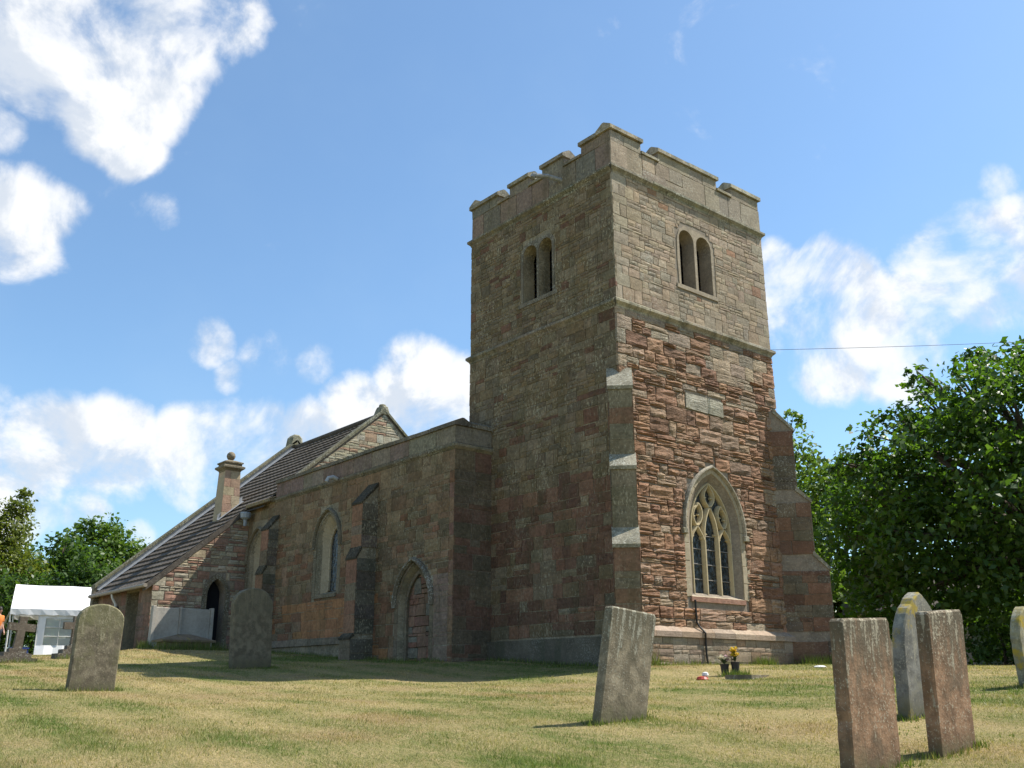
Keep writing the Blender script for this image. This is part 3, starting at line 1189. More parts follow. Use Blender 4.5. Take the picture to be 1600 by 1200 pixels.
# uneven quoin lengths on the jambs
outr = [(a + (random.choice((0, .10)) * (1 if a > WC else -1) if z < 3.3 else 0), z) for a, z in outr]
ring(FW, inn, outr, -.10, .022, M_DRESS, win, "jamb_stone", (.34, .28, .2, .3))
hm = MB()
hp = arch_pts(WC, WA + .15, WS - .1, WS, WAPEX + .16, 12)
sweep2d(FW, hp, .09, .0, .095, hm, (.33, .29, .22, .6))
hm.add(*prism(FW, [(WC - WA - .26, WS - .2), (WC - WA - .08, WS - .2), (WC - WA - .08, WS - .07), (WC - WA - .26, WS - .07)], 0, .1, .02), (.3, .27, .2, .5))
hm.add(*prism(FW, [(WC + WA + .08, WS - .2), (WC + WA + .26, WS - .2), (WC + WA + .26, WS - .07), (WC + WA + .08, WS - .07)], 0, .1, .02), (.3, .27, .2, .5))
hm.build("hood_mould", M_COPE, win)
XC, XL, XR = WC + .03, WC + .03 - .74, WC + .03 + .74
X1, X2 = XC - .25, XC + .25
TC = (.44, .36, .22, .1)
for xm in (X1, X2):
    mm = MB()
    sweep2d(FW, [(xm, 1.93), (xm, 2.6), (xm, 3.2)], .105, -.25, -.10, mm, TC)
    mm.build("mullion", M_TRAC, win)
tr = MB()


def bar(*a, w=.075):
    sweep2d(FW, bez(*a), w, -.235, -.105, tr, TC)


top_z = 4.58
for s in (-1, 1):
    m_ = XC + s * .25
    j_ = XC + s * .72
    # mullion rises and leans to the centre: head of the centre light
    bar((m_, 3.18), (m_, 3.5), (XC + s * .19, 3.72), (XC, 4.0), w=.085)
    # head of the side light
    bar((m_, 3.1), (m_ + s * .0, 3.28), (m_ + s * .14, 3.38), (m_ + s * .235, 3.52))
    bar((j_, 3.1), (j_, 3.3), (m_ + s * .33, 3.38), (m_ + s * .235, 3.52))
    # side reticule over it
    bar((m_ + s * .235, 3.5), (m_ + s * .42, 3.66), (m_ + s * .40, 3.86), (XC + s * .47, 3.98))
    bar((m_ + s * .235, 3.5), (m_ + s * .0, 3.66), (m_ + s * .0, 3.9), (m_ + s * .12, 4.02))
    bar((m_ + s * .12, 4.02), (m_ + s * .16, 4.06), (XC + s * .42, 4.06), (XC + s * .46, 3.98))
    # top reticule
    bar((XC, 3.98), (XC + s * .2, 4.12), (XC + s * .24, 4.26), (XC + s * .1, 4.42))
    bar((XC + s * .1, 4.42), (XC + s * .05, 4.47), (XC + s * .02, 4.52), (XC, top_z), w=.06)
    # cusps
    for (u, z, du, dz) in ((m_ - s * .05, 3.34, -s * .07, .0), (m_ + s * .05, 3.22, s * .06, .02), (j_ - s * .05, 3.24, -s * .07, .02), (m_ + s * .1, 3.78, s * .07, .0),
                           (m_ + s * .33, 3.74, -s * .06, .0), (XC + s * .15, 4.22, -s * .07, .0)):
        sweep2d(FW, [(u, z), (u + du * .6, z + dz), (u + du, z + dz * 1.5)], .05, -.21, -.14, tr, TC)
tr.build("tracery", M_TRAC, win)
fm = MB()
fi = arch_pts(XC, .715, WB + .06, WS, 4.57, 9)
sweep2d(FW, fi, .075, -.25, -.11, fm, TC)
fm.build("inner_frame", M_TRAC, win)
for (a_, b_, zt_) in ((XL + .02, X1, 3.5), (X1, X2, 3.95), (X2, XR - .02, 3.5)):
    z0 = 1.93
    v, f = prism(FW, [(a_, z0), (b_, z0), (b_, zt_ - .25), ((a_ + b_) / 2, zt_ + .08), (a_, zt_ - .25)], -.22, -.205)
    mk("pane", v, f, M_GLASSD, win)
gp = arch_pts(XC, .73, 3.1, WS, 4.58, 9)
v, f = prism(FW, gp, -.245, -.23)
mk("pane", v, f, M_GLASSD, win)
ib = MB()
for z in (2.28, 2.63, 2.98, 3.3):
    for (a_, b_) in ((XL + .03, X1 - .04), (X1 + .04, X2 - .04), (X2 + .04, XR - .03)):
        if z > 3.2 and not (a_ > X1 and b_ < X2):
            continue
        ib.tube([FW.p(a_, z, -.19), FW.p(b_, z, -.19)], .011, 6)
ib.build("saddle_bar", M_IRON, win)
v, f = prism(FW, [(WC - WA - .04, WB - .11), (WC + WA + .04, WB - .11), (WC + WA + .04, WB), (WC - WA - .04, WB)], -.15, .04, .012)
sb = MB()
sb.add(v, f, (.3, .17, .12, .2))
sb.add([FW.p(WC - WA, WB + .001, .03), FW.p(WC + WA, WB + .001, .03), FW.p(WC + WA, WB + .11, -.25), FW.p(WC - WA, WB + .11, -.25)], [(0, 1, 2, 3)], (.36, .3, .21, .2))
sb.build("sill", M_WALL, win)
# black cable down the wall below the window
cb = MB()
cb.tube([(2.13, -.06, 1.78), (2.12, -.07, 1.5), (2.14, -.06, 1.3), (2.17, -.1, 1.2), (2.26, -.19, 1.06), (2.3, -.15, .9), (2.3, -.15, .6), (2.33, -.16, .3)], .022, 6)
cb.build("lightning_cable", plain("black_cable", (.02, .02, .02), .5, .3), church)


def belfry(fr, outs, ins, xs, label, dm, dcol, sgn):
    wn = mk("belfry_window", *prism(fr, [(xs[0], outs[0][0][1] + .02), (xs[1], outs[0][0][1] + .02), (xs[1], 11.05), (xs[0], 11.05)], -.62, -.6), M_BLACK, church, label=label)
    lv = MB()
    for i_ in ins:
        a_, b_ = min(q[0] for q in i_), max(q[0] for q in i_)
        z = i_[0][1]
        while z < 10.95:
            lv.add([fr.p(a_ - .05, z, -.37), fr.p(b_ + .05, z, -.37), fr.p(b_ + .05, z + .16, -.52), fr.p(a_ - .05, z + .16, -.52),
                    fr.p(a_ - .05, z + .02, -.37), fr.p(b_ + .05, z + .02, -.37), fr.p(b_ + .05, z + .18, -.52), fr.p(a_ - .05, z + .18, -.52)],
                   [(0, 1, 5, 4), (4, 5, 6, 7), (3, 2, 1, 0), (1, 2, 6, 5), (0, 4, 7, 3)], (.05, .05, .05, 0))
            z += .15
    lv.build("louvres", M_LOUV, wn)
    # surround: one block field with both openings, slightly proud
    us = [q[0] for o in outs for q in o]
    a_, b_ = min(us), max(us)
    zb = outs[0][0][1]
    zt = max(q[1] for o in outs for q in o)
    outer = [(a_ - .07, zb), (b_ + .09, zb), (b_ + .07, 10.3), (b_ + .1, 10.8), (b_ - .03, 11.03), (b_ - .22, zt + .08), (a_ + .22, zt + .1), (a_ + .02, 11.02), (a_ - .08, 10.8), (a_ - .1, 10.2)]
    sh = shell("surround", fr, outer, [(o, [(q[0] + (0 if abs(q[0]) < 99 else 0), q[1]) for q in o], .06) for o in outs], dm, wn, w=.016)
    ec = MB()
    n = len(outer)
    ec.add([fr.p(a, z, .016) for a, z in outer] + [fr.p(a, z, -.03) for a, z in outer], [(j, n + j, n + (j + 1) % n, (j + 1) % n) for j in range(n)], dcol)
    ec.build("surround_edge", dm, wn)
    v, f = prism(fr, [(a_ - .18, zb - .11), (b_ + .18, zb - .11), (b_ + .18, zb), (a_ - .18, zb)], -.36, .035, .01)
    mk("sill", v, f, dm, wn, cols=[dcol] * len(v))
    mu = MB()
    mid = (outs[0][0][0] + outs[1][-1][0]) / 2 if sgn > 0 else (outs[1][0][0] + outs[0][-1][0]) / 2
    sweep2d(fr, [(mid, zb + .01), (mid, 10.3), (mid, 10.82)], .10, -.30, .012, mu, dcol)
    mu.build("mullion", dm, wn)
    return wn


M_BELW = stone_mat("buff_belfry_stone", (.30, .245, .175, 1), .5, .2, .5, .012, lichen=.3)
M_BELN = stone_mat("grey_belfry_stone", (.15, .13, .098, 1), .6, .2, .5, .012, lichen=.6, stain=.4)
M_LOUV = plain("dark_louvre_board", (.035, .033, .03), .8, .2)
belfry(FW, wb, wb_in, (2.25, 3.7), "sunlit belfry opening of two round-headed lights", M_BELW, (.33, .28, .2, .3), 1)
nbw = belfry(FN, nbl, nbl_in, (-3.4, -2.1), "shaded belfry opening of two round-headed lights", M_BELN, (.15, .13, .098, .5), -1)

# ================================================================== aisle
AX, AY0, AY1 = -1.17, 4.61, 16.3
FA = Frame((AX, 0, 0), (0, -1, 0), (-1, 0, 0))          # u = -y
FAW = Frame((0, AY0, 0), (1, 0, 0), (0, -1, 0))         # short west return, u = x
door_o = arch_pts(-6.27, .70, .2, 1.85, 2.92, 8)
door_i = arch_pts(-6.27, .62, .2, 1.85, 2.80, 8)
lan = []
for yc in (10.83, 15.45):
    lan.append((arch_pts(-yc, .62, 2.46, 3.95, 4.78, 7), arch_pts(-yc, .33, 2.56, 3.85, 4.50, 7)))


def aisle_top(u):
    return 6.24 if -u < 14.4 else 5.66


awall = shell("aisle_wall", FA, [(-AY1, -.2), (-AY0, -.2), (-AY0, 6.24), (-14.4, 6.24), (-14.4, 5.66), (-AY1, 5.66)],
              [(door_o, door_i, .24)] + [(o, i, .27) for o, i in lan], M_MORTARN, church)
awall["label"] = "shaded aisle wall of brown and grey squared stone"
mb = MB()
mb.add([FAW.p(AX, -.2), FAW.p(.05, -.2), FAW.p(.05, 6.24), FAW.p(AX, 6.24)], [(0, 1, 2, 3)], (.2, .16, .12, .3))
mb.add([(AX + .4, AY0, 6.05), (4.0, AY0, 6.05), (4.0, 14.6, 6.05), (AX + .4, 14.6, 6.05)], [(0, 1, 2, 3)], (.1, .1, .1, .1))
mb.add([(AX + .4, AY0 + .02, 6.24), (AX + .4, 14.4, 6.24), (AX + .4, 14.4, 6.05), (AX + .4, AY0 + .02, 6.05)], [(0, 1, 2, 3)], (.15, .13, .1, .3))
mb.add([(AX, AY0, 6.24), (AX + .4, AY0, 6.24), (AX + .4, 14.4, 6.24), (AX, 14.4, 6.24)], [(0, 1, 2, 3)], (.15, .13, .1, .3))
mb.add([(TW, TL, -.2), (7.1, TL, -.2), (7.1, 22.6, -.2), (7.1, 22.6, 6.0), (7.1, TL, 6.0), (TW, TL, 6.0)], [(0, 1, 4, 5), (1, 2, 3, 4)], (.3, .2, .14, .3))
mb.add([(4.0, TL, 6.05), (7.1, TL, 6.0), (7.1, 14.6, 6.0), (4.0, 14.6, 6.05)], [(0, 1, 2, 3)], (.1, .1, .1, .1))
mb.add([(7.1, 21.7, -.2), (-4.2, 21.7, -.2), (-4.2, 21.7, 3.0), (2.9, 21.7, 9.2), (7.1, 21.7, 6.0)], [(0, 1, 2, 3, 4)], (.3, .2, .14, .3))
mb.build("nave_wall", M_WALL, church)

AG, AG2, ABR, ARED, AOR, APK = (.195, .145, .085, .6), (.15, .112, .068, .55), (.18, .118, .068, .4), (.175, .095, .055, .2), (.26, .135, .062, .08), (.20, .132, .08, .3)


def pal_aisle(u, z, corner):
    y = -u
    t = random.random()
    if corner:
        return jit(random.choice((ARED, (.215, .125, .09, .1), APK)), .12), .8, 1
    if z < 2.35 and 8.9 < y < 12.2 and z > 1.2:
        return jit((.30, .155, .075, .05), .08), .3, .5
    if 4.6 < y < 5.6 and z < 2.6:
        return jit((.22, .155, .115, .15), .1), .4, .6
    if z > 4.2:
        return jit(random.choice((AG, AG2, ABR, AG, ABR)), .16), 1, 1
    if z > 2.4:
        return jit(random.choice((AG, AG2, ABR, ARED, AG2, APK)), .18), 1, 1.1
    return jit(random.choice((AG2, ABR, ARED, ARED, APK, AOR)), .17), 1, 1


def out_from(P, d, zb=None):
    """arch outline grown by d (for cutting stones)"""
    us = [q[0] for q in P]
    c = (min(us) + max(us)) / 2
    zc = P[0][1]
    R = []
    for a, z in P:
        k = math.hypot(a - c, max(z - zc, .01))
        R.append((a + d * (1 if a > c else -1) * min(1, abs(a - c) / .2), z + (d if z > zc + .5 else 0)))
    return R


ah = [out_from(door_o, .16)] + [out_from(o, .19) for o, i in lan]
sa = lay(FA, -14.4, -AY0 + .012, .2, 5.62, (.26, .40), (.24, .62), pal_aisle, ah, rough=.009, proud=.014, split=(.5, .42, .08), quoin=(.2, .2), uL=False)
sa += lay(FA, -AY1, -14.4, .2, 5.62, (.30, .46), (.32, .7), pal_aisle, ah, rough=.007, proud=.012, split=(.5, .4, .1))
sa += lay(FAW, AX - .012, 0, .2, 5.62, (.28, .40), (.34, .62), lambda u, z, c: (jit(random.choice(((.13, .105, .072, .3), (.15, .12, .08, .4), (.155, .092, .064, .2))), .15), .8, 1), [], rough=.006, proud=.01, split=(.7, .3, 0))
place_stones(sa, M_NORTH, awall, 290)
# parapet of the aisle
belt_wob("string_course", [(FAW, AX, -.006, True, False), (FA, -14.4, -AY0, False, True)], [(-.05, 5.62), (.01, 5.62), (.07, 5.69), (.075, 5.75), (.0, 5.79), (-.05, 5.79)], M_COPE, church, (.22, .19, .13, .5))
pp = MB()
pp.box((AX + .004, AY0 + .004, 5.6), (AX + .39, 14.395, 6.235), (.2, .17, .13, .4))
pp.box((AX + .39, AY0 + .004, 5.6), (-.01, AY0 + .39, 6.235), (.2, .17, .13, .4))
ap = pp.build("aisle_parapet", M_MORTARN, church)
pal_ap = lambda u, z, c: (jit(random.choice(((.215, .19, .14, .6), (.185, .16, .12, .6), (.19, .135, .11, .4), (.225, .19, .145, .6))), .12), .5, 1)
sq = lay(FA, -14.4, -AY0 + .01, 5.79, 6.235, (.44, .45), (.5, 1.0), pal_ap, [], rough=.005, proud=.01, split=(1, 0, 0))
sq += lay(FAW, AX - .01, 0, 5.79, 6.235, (.44, .45), (.9, 1.2), pal_ap, [], rough=.005, proud=.01, split=(1, 0, 0))
place_stones(sq, M_NORTH, ap, 60)
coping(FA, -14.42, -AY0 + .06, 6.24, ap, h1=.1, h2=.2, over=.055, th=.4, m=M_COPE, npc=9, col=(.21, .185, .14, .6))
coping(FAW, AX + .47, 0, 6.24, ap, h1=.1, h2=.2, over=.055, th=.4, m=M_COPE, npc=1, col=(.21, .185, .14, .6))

# aisle plinth
ab = MB()
y = 4.58
apl = mk("aisle_plinth", *prism(FA, [(-14.2, .1), (-9.2, .1), (-9.2, 1.08), (-14.2, 1.08)], -.05, .03), M_MORTARN, church, cols=[(.2, .16, .12, .3)] * 8)
y = 8.75
while y < 14.0:
    L = min(random.uniform(.6, 1.1), 14.0 - y)
    v, f = prism(FA, [(-y - L + .006, 1.04), (-y - .006, 1.04), (-y - .006, 1.24), (-y - L + .006, 1.24)], -.03, .10, .025)
    mk("plinth_coping", v, f, M_NORTH, apl, cols=[jit((.2, .165, .12, .4), .12)] * len(v))
    y += L

# blocked doorway
dw = mk("blocked_doorway", *prism(FA, [(-7.1, .1), (-5.4, .1), (-5.4, 3.0), (-7.1, 3.0)], -.42, -.3), M_MORTARN, church, label="blocked pointed doorway filled with red stone")
inn = jamb_split(door_o, [.65, 1.05, 1.45])
outr = jamb_split(arch_pts(-6.27, .86, .2, 1.85, 3.08, 8), [.65, 1.05, 1.45])
ring(FA, inn, outr, -.12, .012, M_NORTH, dw, "jamb_stone", (.155, .12, .08, .4))
inn2 = jamb_split(door_i, [.65, 1.05, 1.45])
ir = jamb_split(arch_pts(-6.27, .53, .2, 1.85, 2.68, 8), [.65, 1.05, 1.45])
ring(FA, ir, inn2, -.28, -.15, M_NORTH, dw, "order_stone", (.16, .13, .09, .3))
hm = MB()
hp = arch_pts(-6.27, .83, 1.85, 1.9, 3.03, 12)
sweep2d(FA, hp, .11, .0, .12, hm)
hm.build("hood_mould", M_HOOD, dw)
infill = lay(Frame((AX + .235, 0, 0), (0, -1, 0), (-1, 0, 0)), -7.0, -5.55, .3, 2.95, (.18, .3), (.2, .5),
             lambda u, z, c: (jit(random.choice(((.25, .125, .085, .1), (.2, .105, .08, .1), (.22, .13, .09, .1), (.17, .15, .12, .3))), .15), 1, 1), [], rough=.008, proud=.012, split=(.7, .3, 0))
place_stones(infill, M_NORTH, dw, 60, "infill_stone")

# lancet windows
for k, (o, i) in enumerate(lan):
    yc = (10.83, 15.45)[k]
    lw = mk("lancet_window", *prism(FA, [(q[0], q[1]) for q in i], -.5, -.48), M_BLACK, church, label=("single lancet window with pointed hood above the orange stone", "narrow lancet half hidden beside the vestry")[k])
    inn = jamb_split(o, [2.85, 3.2, 3.55])
    outr = jamb_split(arch_pts(-yc, .80, 2.40, 3.95, 4.95, 7), [2.85, 3.2, 3.55])
    ring(FA, inn, outr, -.14, .014, M_DRESSG, lw, "jamb_stone", (.24, .2, .145, .3))
    inn3 = jamb_split(i, [2.85, 3.2, 3.55])
    rr = jamb_split(arch_pts(-yc, .26, 2.6, 3.85, 4.40, 7), [2.85, 3.2, 3.55])
    ring(FA, rr, inn3, -.34, -.24, M_DRESS, lw, "frame_stone", (.36, .28, .17, .1), .02)
    # splayed reveal lining of warm stone
    n = len(o)
    v = [FA.p(a, b_, -.012) for a, b_ in [(q[0] + (-.004 if q[0] > -yc else .004), q[1] - .002) for q in o]] + [FA.p(a, b_, -.262) for a, b_ in [(q[0] + (-.004 if q[0] > -yc else .004), q[1] - .002) for q in i]]
    f = [(j, n + j, n + j + 1, j + 1) for j in range(n - 1)]
    mk("reveal", v, f, M_DRESS, lw)
    hm = MB()
    sweep2d(FA, arch_pts(-yc, .76, 3.8, 3.95, 4.93, 10), .09, 0, .10, hm)
    hm.build("hood_mould", M_DRESSG, lw)
    v, f = prism(FA, [(q[0], q[1]) for q in arch_pts(-yc, .3, 2.58, 3.85, 4.44, 7)], -.32, -.30)
    mk("pane", v, f, M_GLASSD, lw)
    v, f = prism(FA, [(-yc - .66, 2.36), (-yc + .66, 2.36), (-yc + .66, 2.46), (-yc - .66, 2.46)], -.2, .05, .015)
    mk("sill", v, f, M_DRESSG, lw)


# aisle buttresses
def buttress(y0, wd, prof, label, z0=0.2):
    """prof: list of (projection, z) from the ground up"""
    fr1 = Frame((AX, y0, 0), (-1, 0, 0), (0, -1, 0))      # west side, u = projection
    fr1b = Frame((AX, y0, 0), (-1, 0, 0), (0, 1, 0))
    n = len(prof)
    poly = [(-.1, -.1)] + prof + [(-.1, prof[-1][1])]
    v = [(AX - a, y0 + .012, z) for a, z in poly] + [(AX - a, y0 + wd - .012, z) for a, z in poly]
    k = len(poly)
    f = [tuple(range(k)), tuple(range(2 * k - 1, k - 1, -1))] + [((i + 1) % k, i, k + i, k + (i + 1) % k) for i in range(k)]
    core = mk("buttress", v, f, M_MORTARN, church, cols=[(.16, .13, .1, .3)] * len(v), label=label)
    sts = []
    stg = [(prof[i][0], prof[i][1], prof[i + 1][1]) for i in range(0, n - 1) if abs(prof[i][0] - prof[i + 1][0]) < 1e-6]
    for (a, za, zb) in stg:
        pd = lambda u, z, c: (jit(random.choice(((.11, .1, .075, .8), (.14, .12, .09, .8), (.125, .1, .08, .5))), .15), .8, 1)
        pn = lambda u, z, c: (jit(random.choice(((.23, .13, .08, .1), (.19, .145, .098, .4), (.16, .125, .085, .4))), .15), .7, 1)
        FWs = Frame((AX, y0, 0), (1, 0, 0), (0, -1, 0))
        sts += lay(FWs, -a, 0, za, zb, (.3, .5), (max(a, .3), max(a, .3) + .02), pd, [], rough=.006, proud=.01, split=(.85, .15, 0))
        FNs = Frame((AX - a, 0, 0), (0, -1, 0), (-1, 0, 0))
        sts += lay(FNs, -y0 - wd, -y0, za, zb, (.3, .5), (.3, wd), pn, [], rough=.006, proud=.01, split=(.9, .1, 0))
        FEs = Frame((AX, y0 + wd, 0), (-1, 0, 0), (0, 1, 0))
        sts += lay(FEs, 0, a, za, zb, (.3, .5), (.3, .6), pn, [], rough=.006, proud=.01, split=(1, 0, 0))
    place_stones(sts, M_NORTH, core, 90)
    for i in range(n - 1):
        (a, za), (b_, zb) = prof[i], prof[i + 1]
        if abs(a - b_) > .05:
            P = [(a + .03, za - .03), (a + .035, za + .03), (b_ + .005, zb + .03), (b_ - .03, zb - .05)]
            v = [(AX - q, y0 - .008, z) for q, z in P] + [(AX - q, y0 + wd + .008, z) for q, z in P]
            f = [(0, 1, 2, 3), (7, 6, 5, 4), (0, 4, 5, 1), (1, 5, 6, 2), (2, 6, 7, 3), (3, 7, 4, 0)]
            mk("weathering_slab", v, [q[::-1] for q in f], M_NORTH, core, cols=[(.05, .043, .03, .5)] * 8)


buttress(8.12, .54, [(.70, 0), (.70, 1.12), (.60, 1.24), (.60, 3.2), (.49, 3.5), (.49, 4.7), (-.02, 5.32)], "stained buttress between the blocked doorway and the lancet")
buttress(14.05, .5, [(.56, 0), (.56, 1.2), (.44, 1.33), (.44, 3.3), (.35, 3.55), (.35, 4.7), (-.02, 5.2)], "dark stained buttress next to the vestry")
# lead spout and hopper on the aisle wall
sp = MB()
sp.tube([(AX + .05, 10.35, 5.72), (AX - .18, 10.4, 5.80), (AX - .32, 10.42, 5.76), (AX - .38, 10.43, 5.64)], [.05, .065, .06, .055], 10)
sp.build("water_spout", plain("pale_lead", (.42, .43, .43), .5, .4), church)

# ================================================================== gables, roof, chimney
RX, RZ, RS = 2.95, 9.36, .87


def roofz(x):
    return RZ - RS * abs(RX - x)


G0, G1 = 14.62, 21.7
FG = Frame((0, G0, 0), (1, 0, 0), (0, -1, 0))
gw = mk("gable_wall", [(-.6, G0 + .02, 5.9), (6.9, G0 + .02, 5.9), (6.9, G0 + .02, roofz(6.9) + .1), (RX, G0 + .02, RZ + .1), (-.6, G0 + .02, roofz(-.6) + .1),
                       (-.6, G0 + .3, 5.9), (6.9, G0 + .3, 5.9), (6.9, G0 + .3, roofz(6.9) + .1), (RX, G0 + .3, RZ + .1), (-.6, G0 + .3, roofz(-.6) + .1)],
        [(0, 1, 2, 3, 4), (9, 8, 7, 6, 5), (4, 3, 8, 9), (3, 2, 7, 8), (0, 4, 9, 5), (1, 6, 7, 2)], M_MORTAR, church)
gs = lay(FG, -.6, 6.9, 6.0, RZ, (.2, .32), (.2, .5), lambda u, z, c: (jit(random.choice(((.33, .29, .19, .6), (.29, .25, .17, .8), (.30, .2, .13, .2), (.36, .33, .24, 1))), .15), 1, 1), [], rough=.01, proud=.015,
         ztop=lambda u: roofz(u) + .02)
place_stones(gs, M_WALL, gw, 120)


def gable_cope(y0, y1, xs, parent, dz=.12):
    n = len(xs) - 1
    for i in range(n):
        a, b_ = xs[i], xs[i + 1]
        e = .004
        v = []
        for x in (a + e, b_ - e):
            z = roofz(x) + dz
            v += [(x, y0, z), (x, y1, z), (x, y1, z + .10), (x, y0 + .04, z + .14), (x, y0, z + .10)]
        f = [(0, 5, 6, 1), (1, 6, 7, 2), (2, 7, 8, 3), (3, 8, 9, 4), (4, 9, 5, 0), (0, 1, 2, 3, 4), (9, 8, 7, 6, 5)]
        mk("gable_coping", v, [q[::-1] for q in f], M_COPE, parent, cols=[jit((.14, .13, .085, .7), .15)] * len(v))


gable_cope(G0 - .07, G0 + .36, list(np.linspace(-.75, RX, 6)), gw)
gable_cope(G0 - .07, G0 + .36, list(np.linspace(RX, 6.9, 6)), gw)
ap_ = MB()
ap_.add(*prism(Frame((0, G0 + .36, 0), (1, 0, 0), (0, -1, 0)), [(RX - .24, RZ + .0), (RX + .24, RZ + .0), (RX + .15, RZ + .24), (RX + .12, RZ + .32), (RX - .1, RZ + .33), (RX - .15, RZ + .24)], 0, .42, .04), (.27, .25, .17, .9))
ap_.lathe((RX, G0 + .15, RZ + .3), [(.10, 0), (.14, .05), (.12, .10), (.05, .13)], 10, (.27, .25, .17, .9))
ap_.build("apex_stone", M_COPE, gw)

# roof bed and tile courses
M_TILE = stone_mat("brown_concrete_tile", (.092, .078, .064, 1), .7, .1, .4, .01, lichen=.35, lcol=(.25, .24, .2, 1))
EX = -4.42
rb = MB()
rb.add([(RX, G0 + .3, RZ - .06), (AX - .2, G0 + .3, roofz(AX - .2) - .06), (AX - .2, AY1 - .02, roofz(AX - .2) - .06), (EX, AY1 - .02, roofz(EX) - .06), (EX, G1, roofz(EX) - .06), (RX, G1, RZ - .06)],
       [(0, 1, 2, 5), (2, 3, 4, 5)], (.1, .08, .07, .2))
rb.add([(RX, G0 + .3, RZ - .06), (RX, G1, RZ - .06), (7.3, G1, roofz(7.3) - .06), (7.3, G0 + .3, roofz(7.3) - .06)], [(0, 1, 2, 3)], (.1, .08, .07, .2))
roof = rb.build("roof", M_TILE, church, label="long brown tiled roof sweeping down over the vestry")
nrm = Vector((-RS, 0, 1)).normalized()
dn = Vector((-1, 0, -RS)).normalized()
total = (RX - EX) * math.hypot(1, RS)
gauge = .36
ncrs = int(total / gauge)


def tile_course(k, y0, y1):
    """one course of interlocking tiles: butt edge proud, a shallow wave across"""
    s1 = total - k * gauge
    s0 = s1 - gauge - .07
    per = .30
    nseg = int((y1 - y0) / (per / 4))
    v = []
    for j in range(nseg + 1):
        y = y0 + (y1 - y0) * j / nseg
        ph = (y / per) % 1.0
        wv = .012 * (1 if ph < .28 else (0 if ph > .42 else 1 - (ph - .28) / .14)) if ph < .5 else (.012 * max(0, (ph - .86) / .14))
        jg = random.uniform(-.012, .012)
        for (s, h) in ((s0, .015 + wv * .8), (s1 + jg, .072 + wv), (s1 + jg + .004, -.01)):
            q = Vector((RX, 0, RZ)) + dn * s + nrm * (h + (jg * .5 if s > s0 else 0) - .05 * math.sin(math.pi * (y - G0) / (G1 - G0)) * (1 - s / total))
            v.append((q.x, y, q.z))
    f = []
    for j in range(nseg):
        for i in (0, 1):
            f.append((j * 3 + i, j * 3 + i + 1, (j + 1) * 3 + i + 1, (j + 1) * 3 + i))
    return mk("tile_course", v, [q[::-1] for q in f], M_TILE, roof)


for k in range(ncrs):
    x_at = RX - (total - k * gauge) / math.hypot(1, RS)
    y0 = AY1 - .035 if x_at < AX - .15 else G0 + .34
    tile_course(k, y0, G1 - .35)
rd = MB()
rd.tube([(RX, G0 + .3, RZ + .02), (RX, G1 - .3, RZ + .02)], .11, 10)
rd.build("ridge_tiles", M_TILE, roof)
# verge board on the vestry side and the eaves gutter
vb = MB()
for (xa, xb) in ((EX, AX - .12),):
    ya = AY1 - .045
    vb.add([(xa, ya, roofz(xa) - .16), (xb, ya, roofz(xb) - .16), (xb, ya, roofz(xb) + .05), (xa, ya, roofz(xa) + .05), (xa, ya + .3, roofz(xa) - .16), (xb, ya + .3, roofz(xb) - .16), (xb, ya + .3, roofz(xb) + .05), (xa, ya + .3, roofz(xa) + .05)],
           [(0, 1, 2, 3), (0, 4, 5, 1), (3, 2, 6, 7), (0, 3, 7, 4), (1, 5, 6, 2)], (.13, .11, .09, .3))
vb.build("verge", M_TILE, roof)
eb = MB()
eb.add([(AX - .22, G0 - .2, 5.66), (AX - .22, AY1 - .1, 5.66), (AX - .22, AY1 - .1, 5.76), (AX - .22, G0 - .2, 5.76), (AX + .1, G0 - .2, 5.66), (AX + .1, AY1 - .1, 5.66), (AX + .1, AY1 - .1, 5.9), (AX + .1, G0 - .2, 5.9)],
       [(0, 3, 2, 1), (0, 1, 5, 4), (3, 7, 6, 2), (0, 4, 7, 3), (1, 2, 6, 5)], (.2, .15, .08, .5))
eb.build("eaves_course", M_COPE, roof)
M_LEAD = plain("grey_lead_flashing", (.36, .37, .38), .5, .4, .15)
M_WHITE = plain("white_paint", (.72, .71, .68), .5, .4, .06)
M_GUT = plain("weathered_gutter", (.34, .29, .23), .6, .3, .15)
ec = mk("gable_parapet", [(EX, G1 - .28, roofz(EX) - .5), (RX, G1 - .28, RZ - .5), (7.2, G1 - .28, roofz(7.2) - .5), (7.2, G1 - .28, roofz(7.2) + .25), (RX, G1 - .28, RZ + .25), (EX, G1 - .28, roofz(EX) + .25),
                          (EX, G1, roofz(EX) - .5), (RX, G1, RZ - .5), (7.2, G1, roofz(7.2) - .5), (7.2, G1, roofz(7.2) + .25), (RX, G1, RZ + .25), (EX, G1, roofz(EX) + .25)],
        [(0, 1, 4, 5), (1, 2, 3, 4), (6, 11, 10, 7), (7, 10, 9, 8), (0, 5, 11, 6), (5, 4, 10, 11), (4, 3, 9, 10)], M_DRESSG, church)
gable_cope(G1 - .36, G1 + .08, list(np.linspace(EX, RX, 9)), ec, .26)
gable_cope(G1 - .36, G1 + .08, list(np.linspace(RX, 7.2, 5)), ec, .26)
ap_ = MB()
ap_.add(*prism(Frame((0, G1 + .08, 0), (1, 0, 0), (0, -1, 0)), [(RX - .3, RZ + .1), (RX + .3, RZ + .1), (RX + .24, RZ + .45), (RX + .1, RZ + .58), (RX - .12, RZ + .58), (RX - .24, RZ + .45)], 0, .44, .05), (.27, .25, .17, .9))
ap_.build("apex_stone", M_COPE, ec)
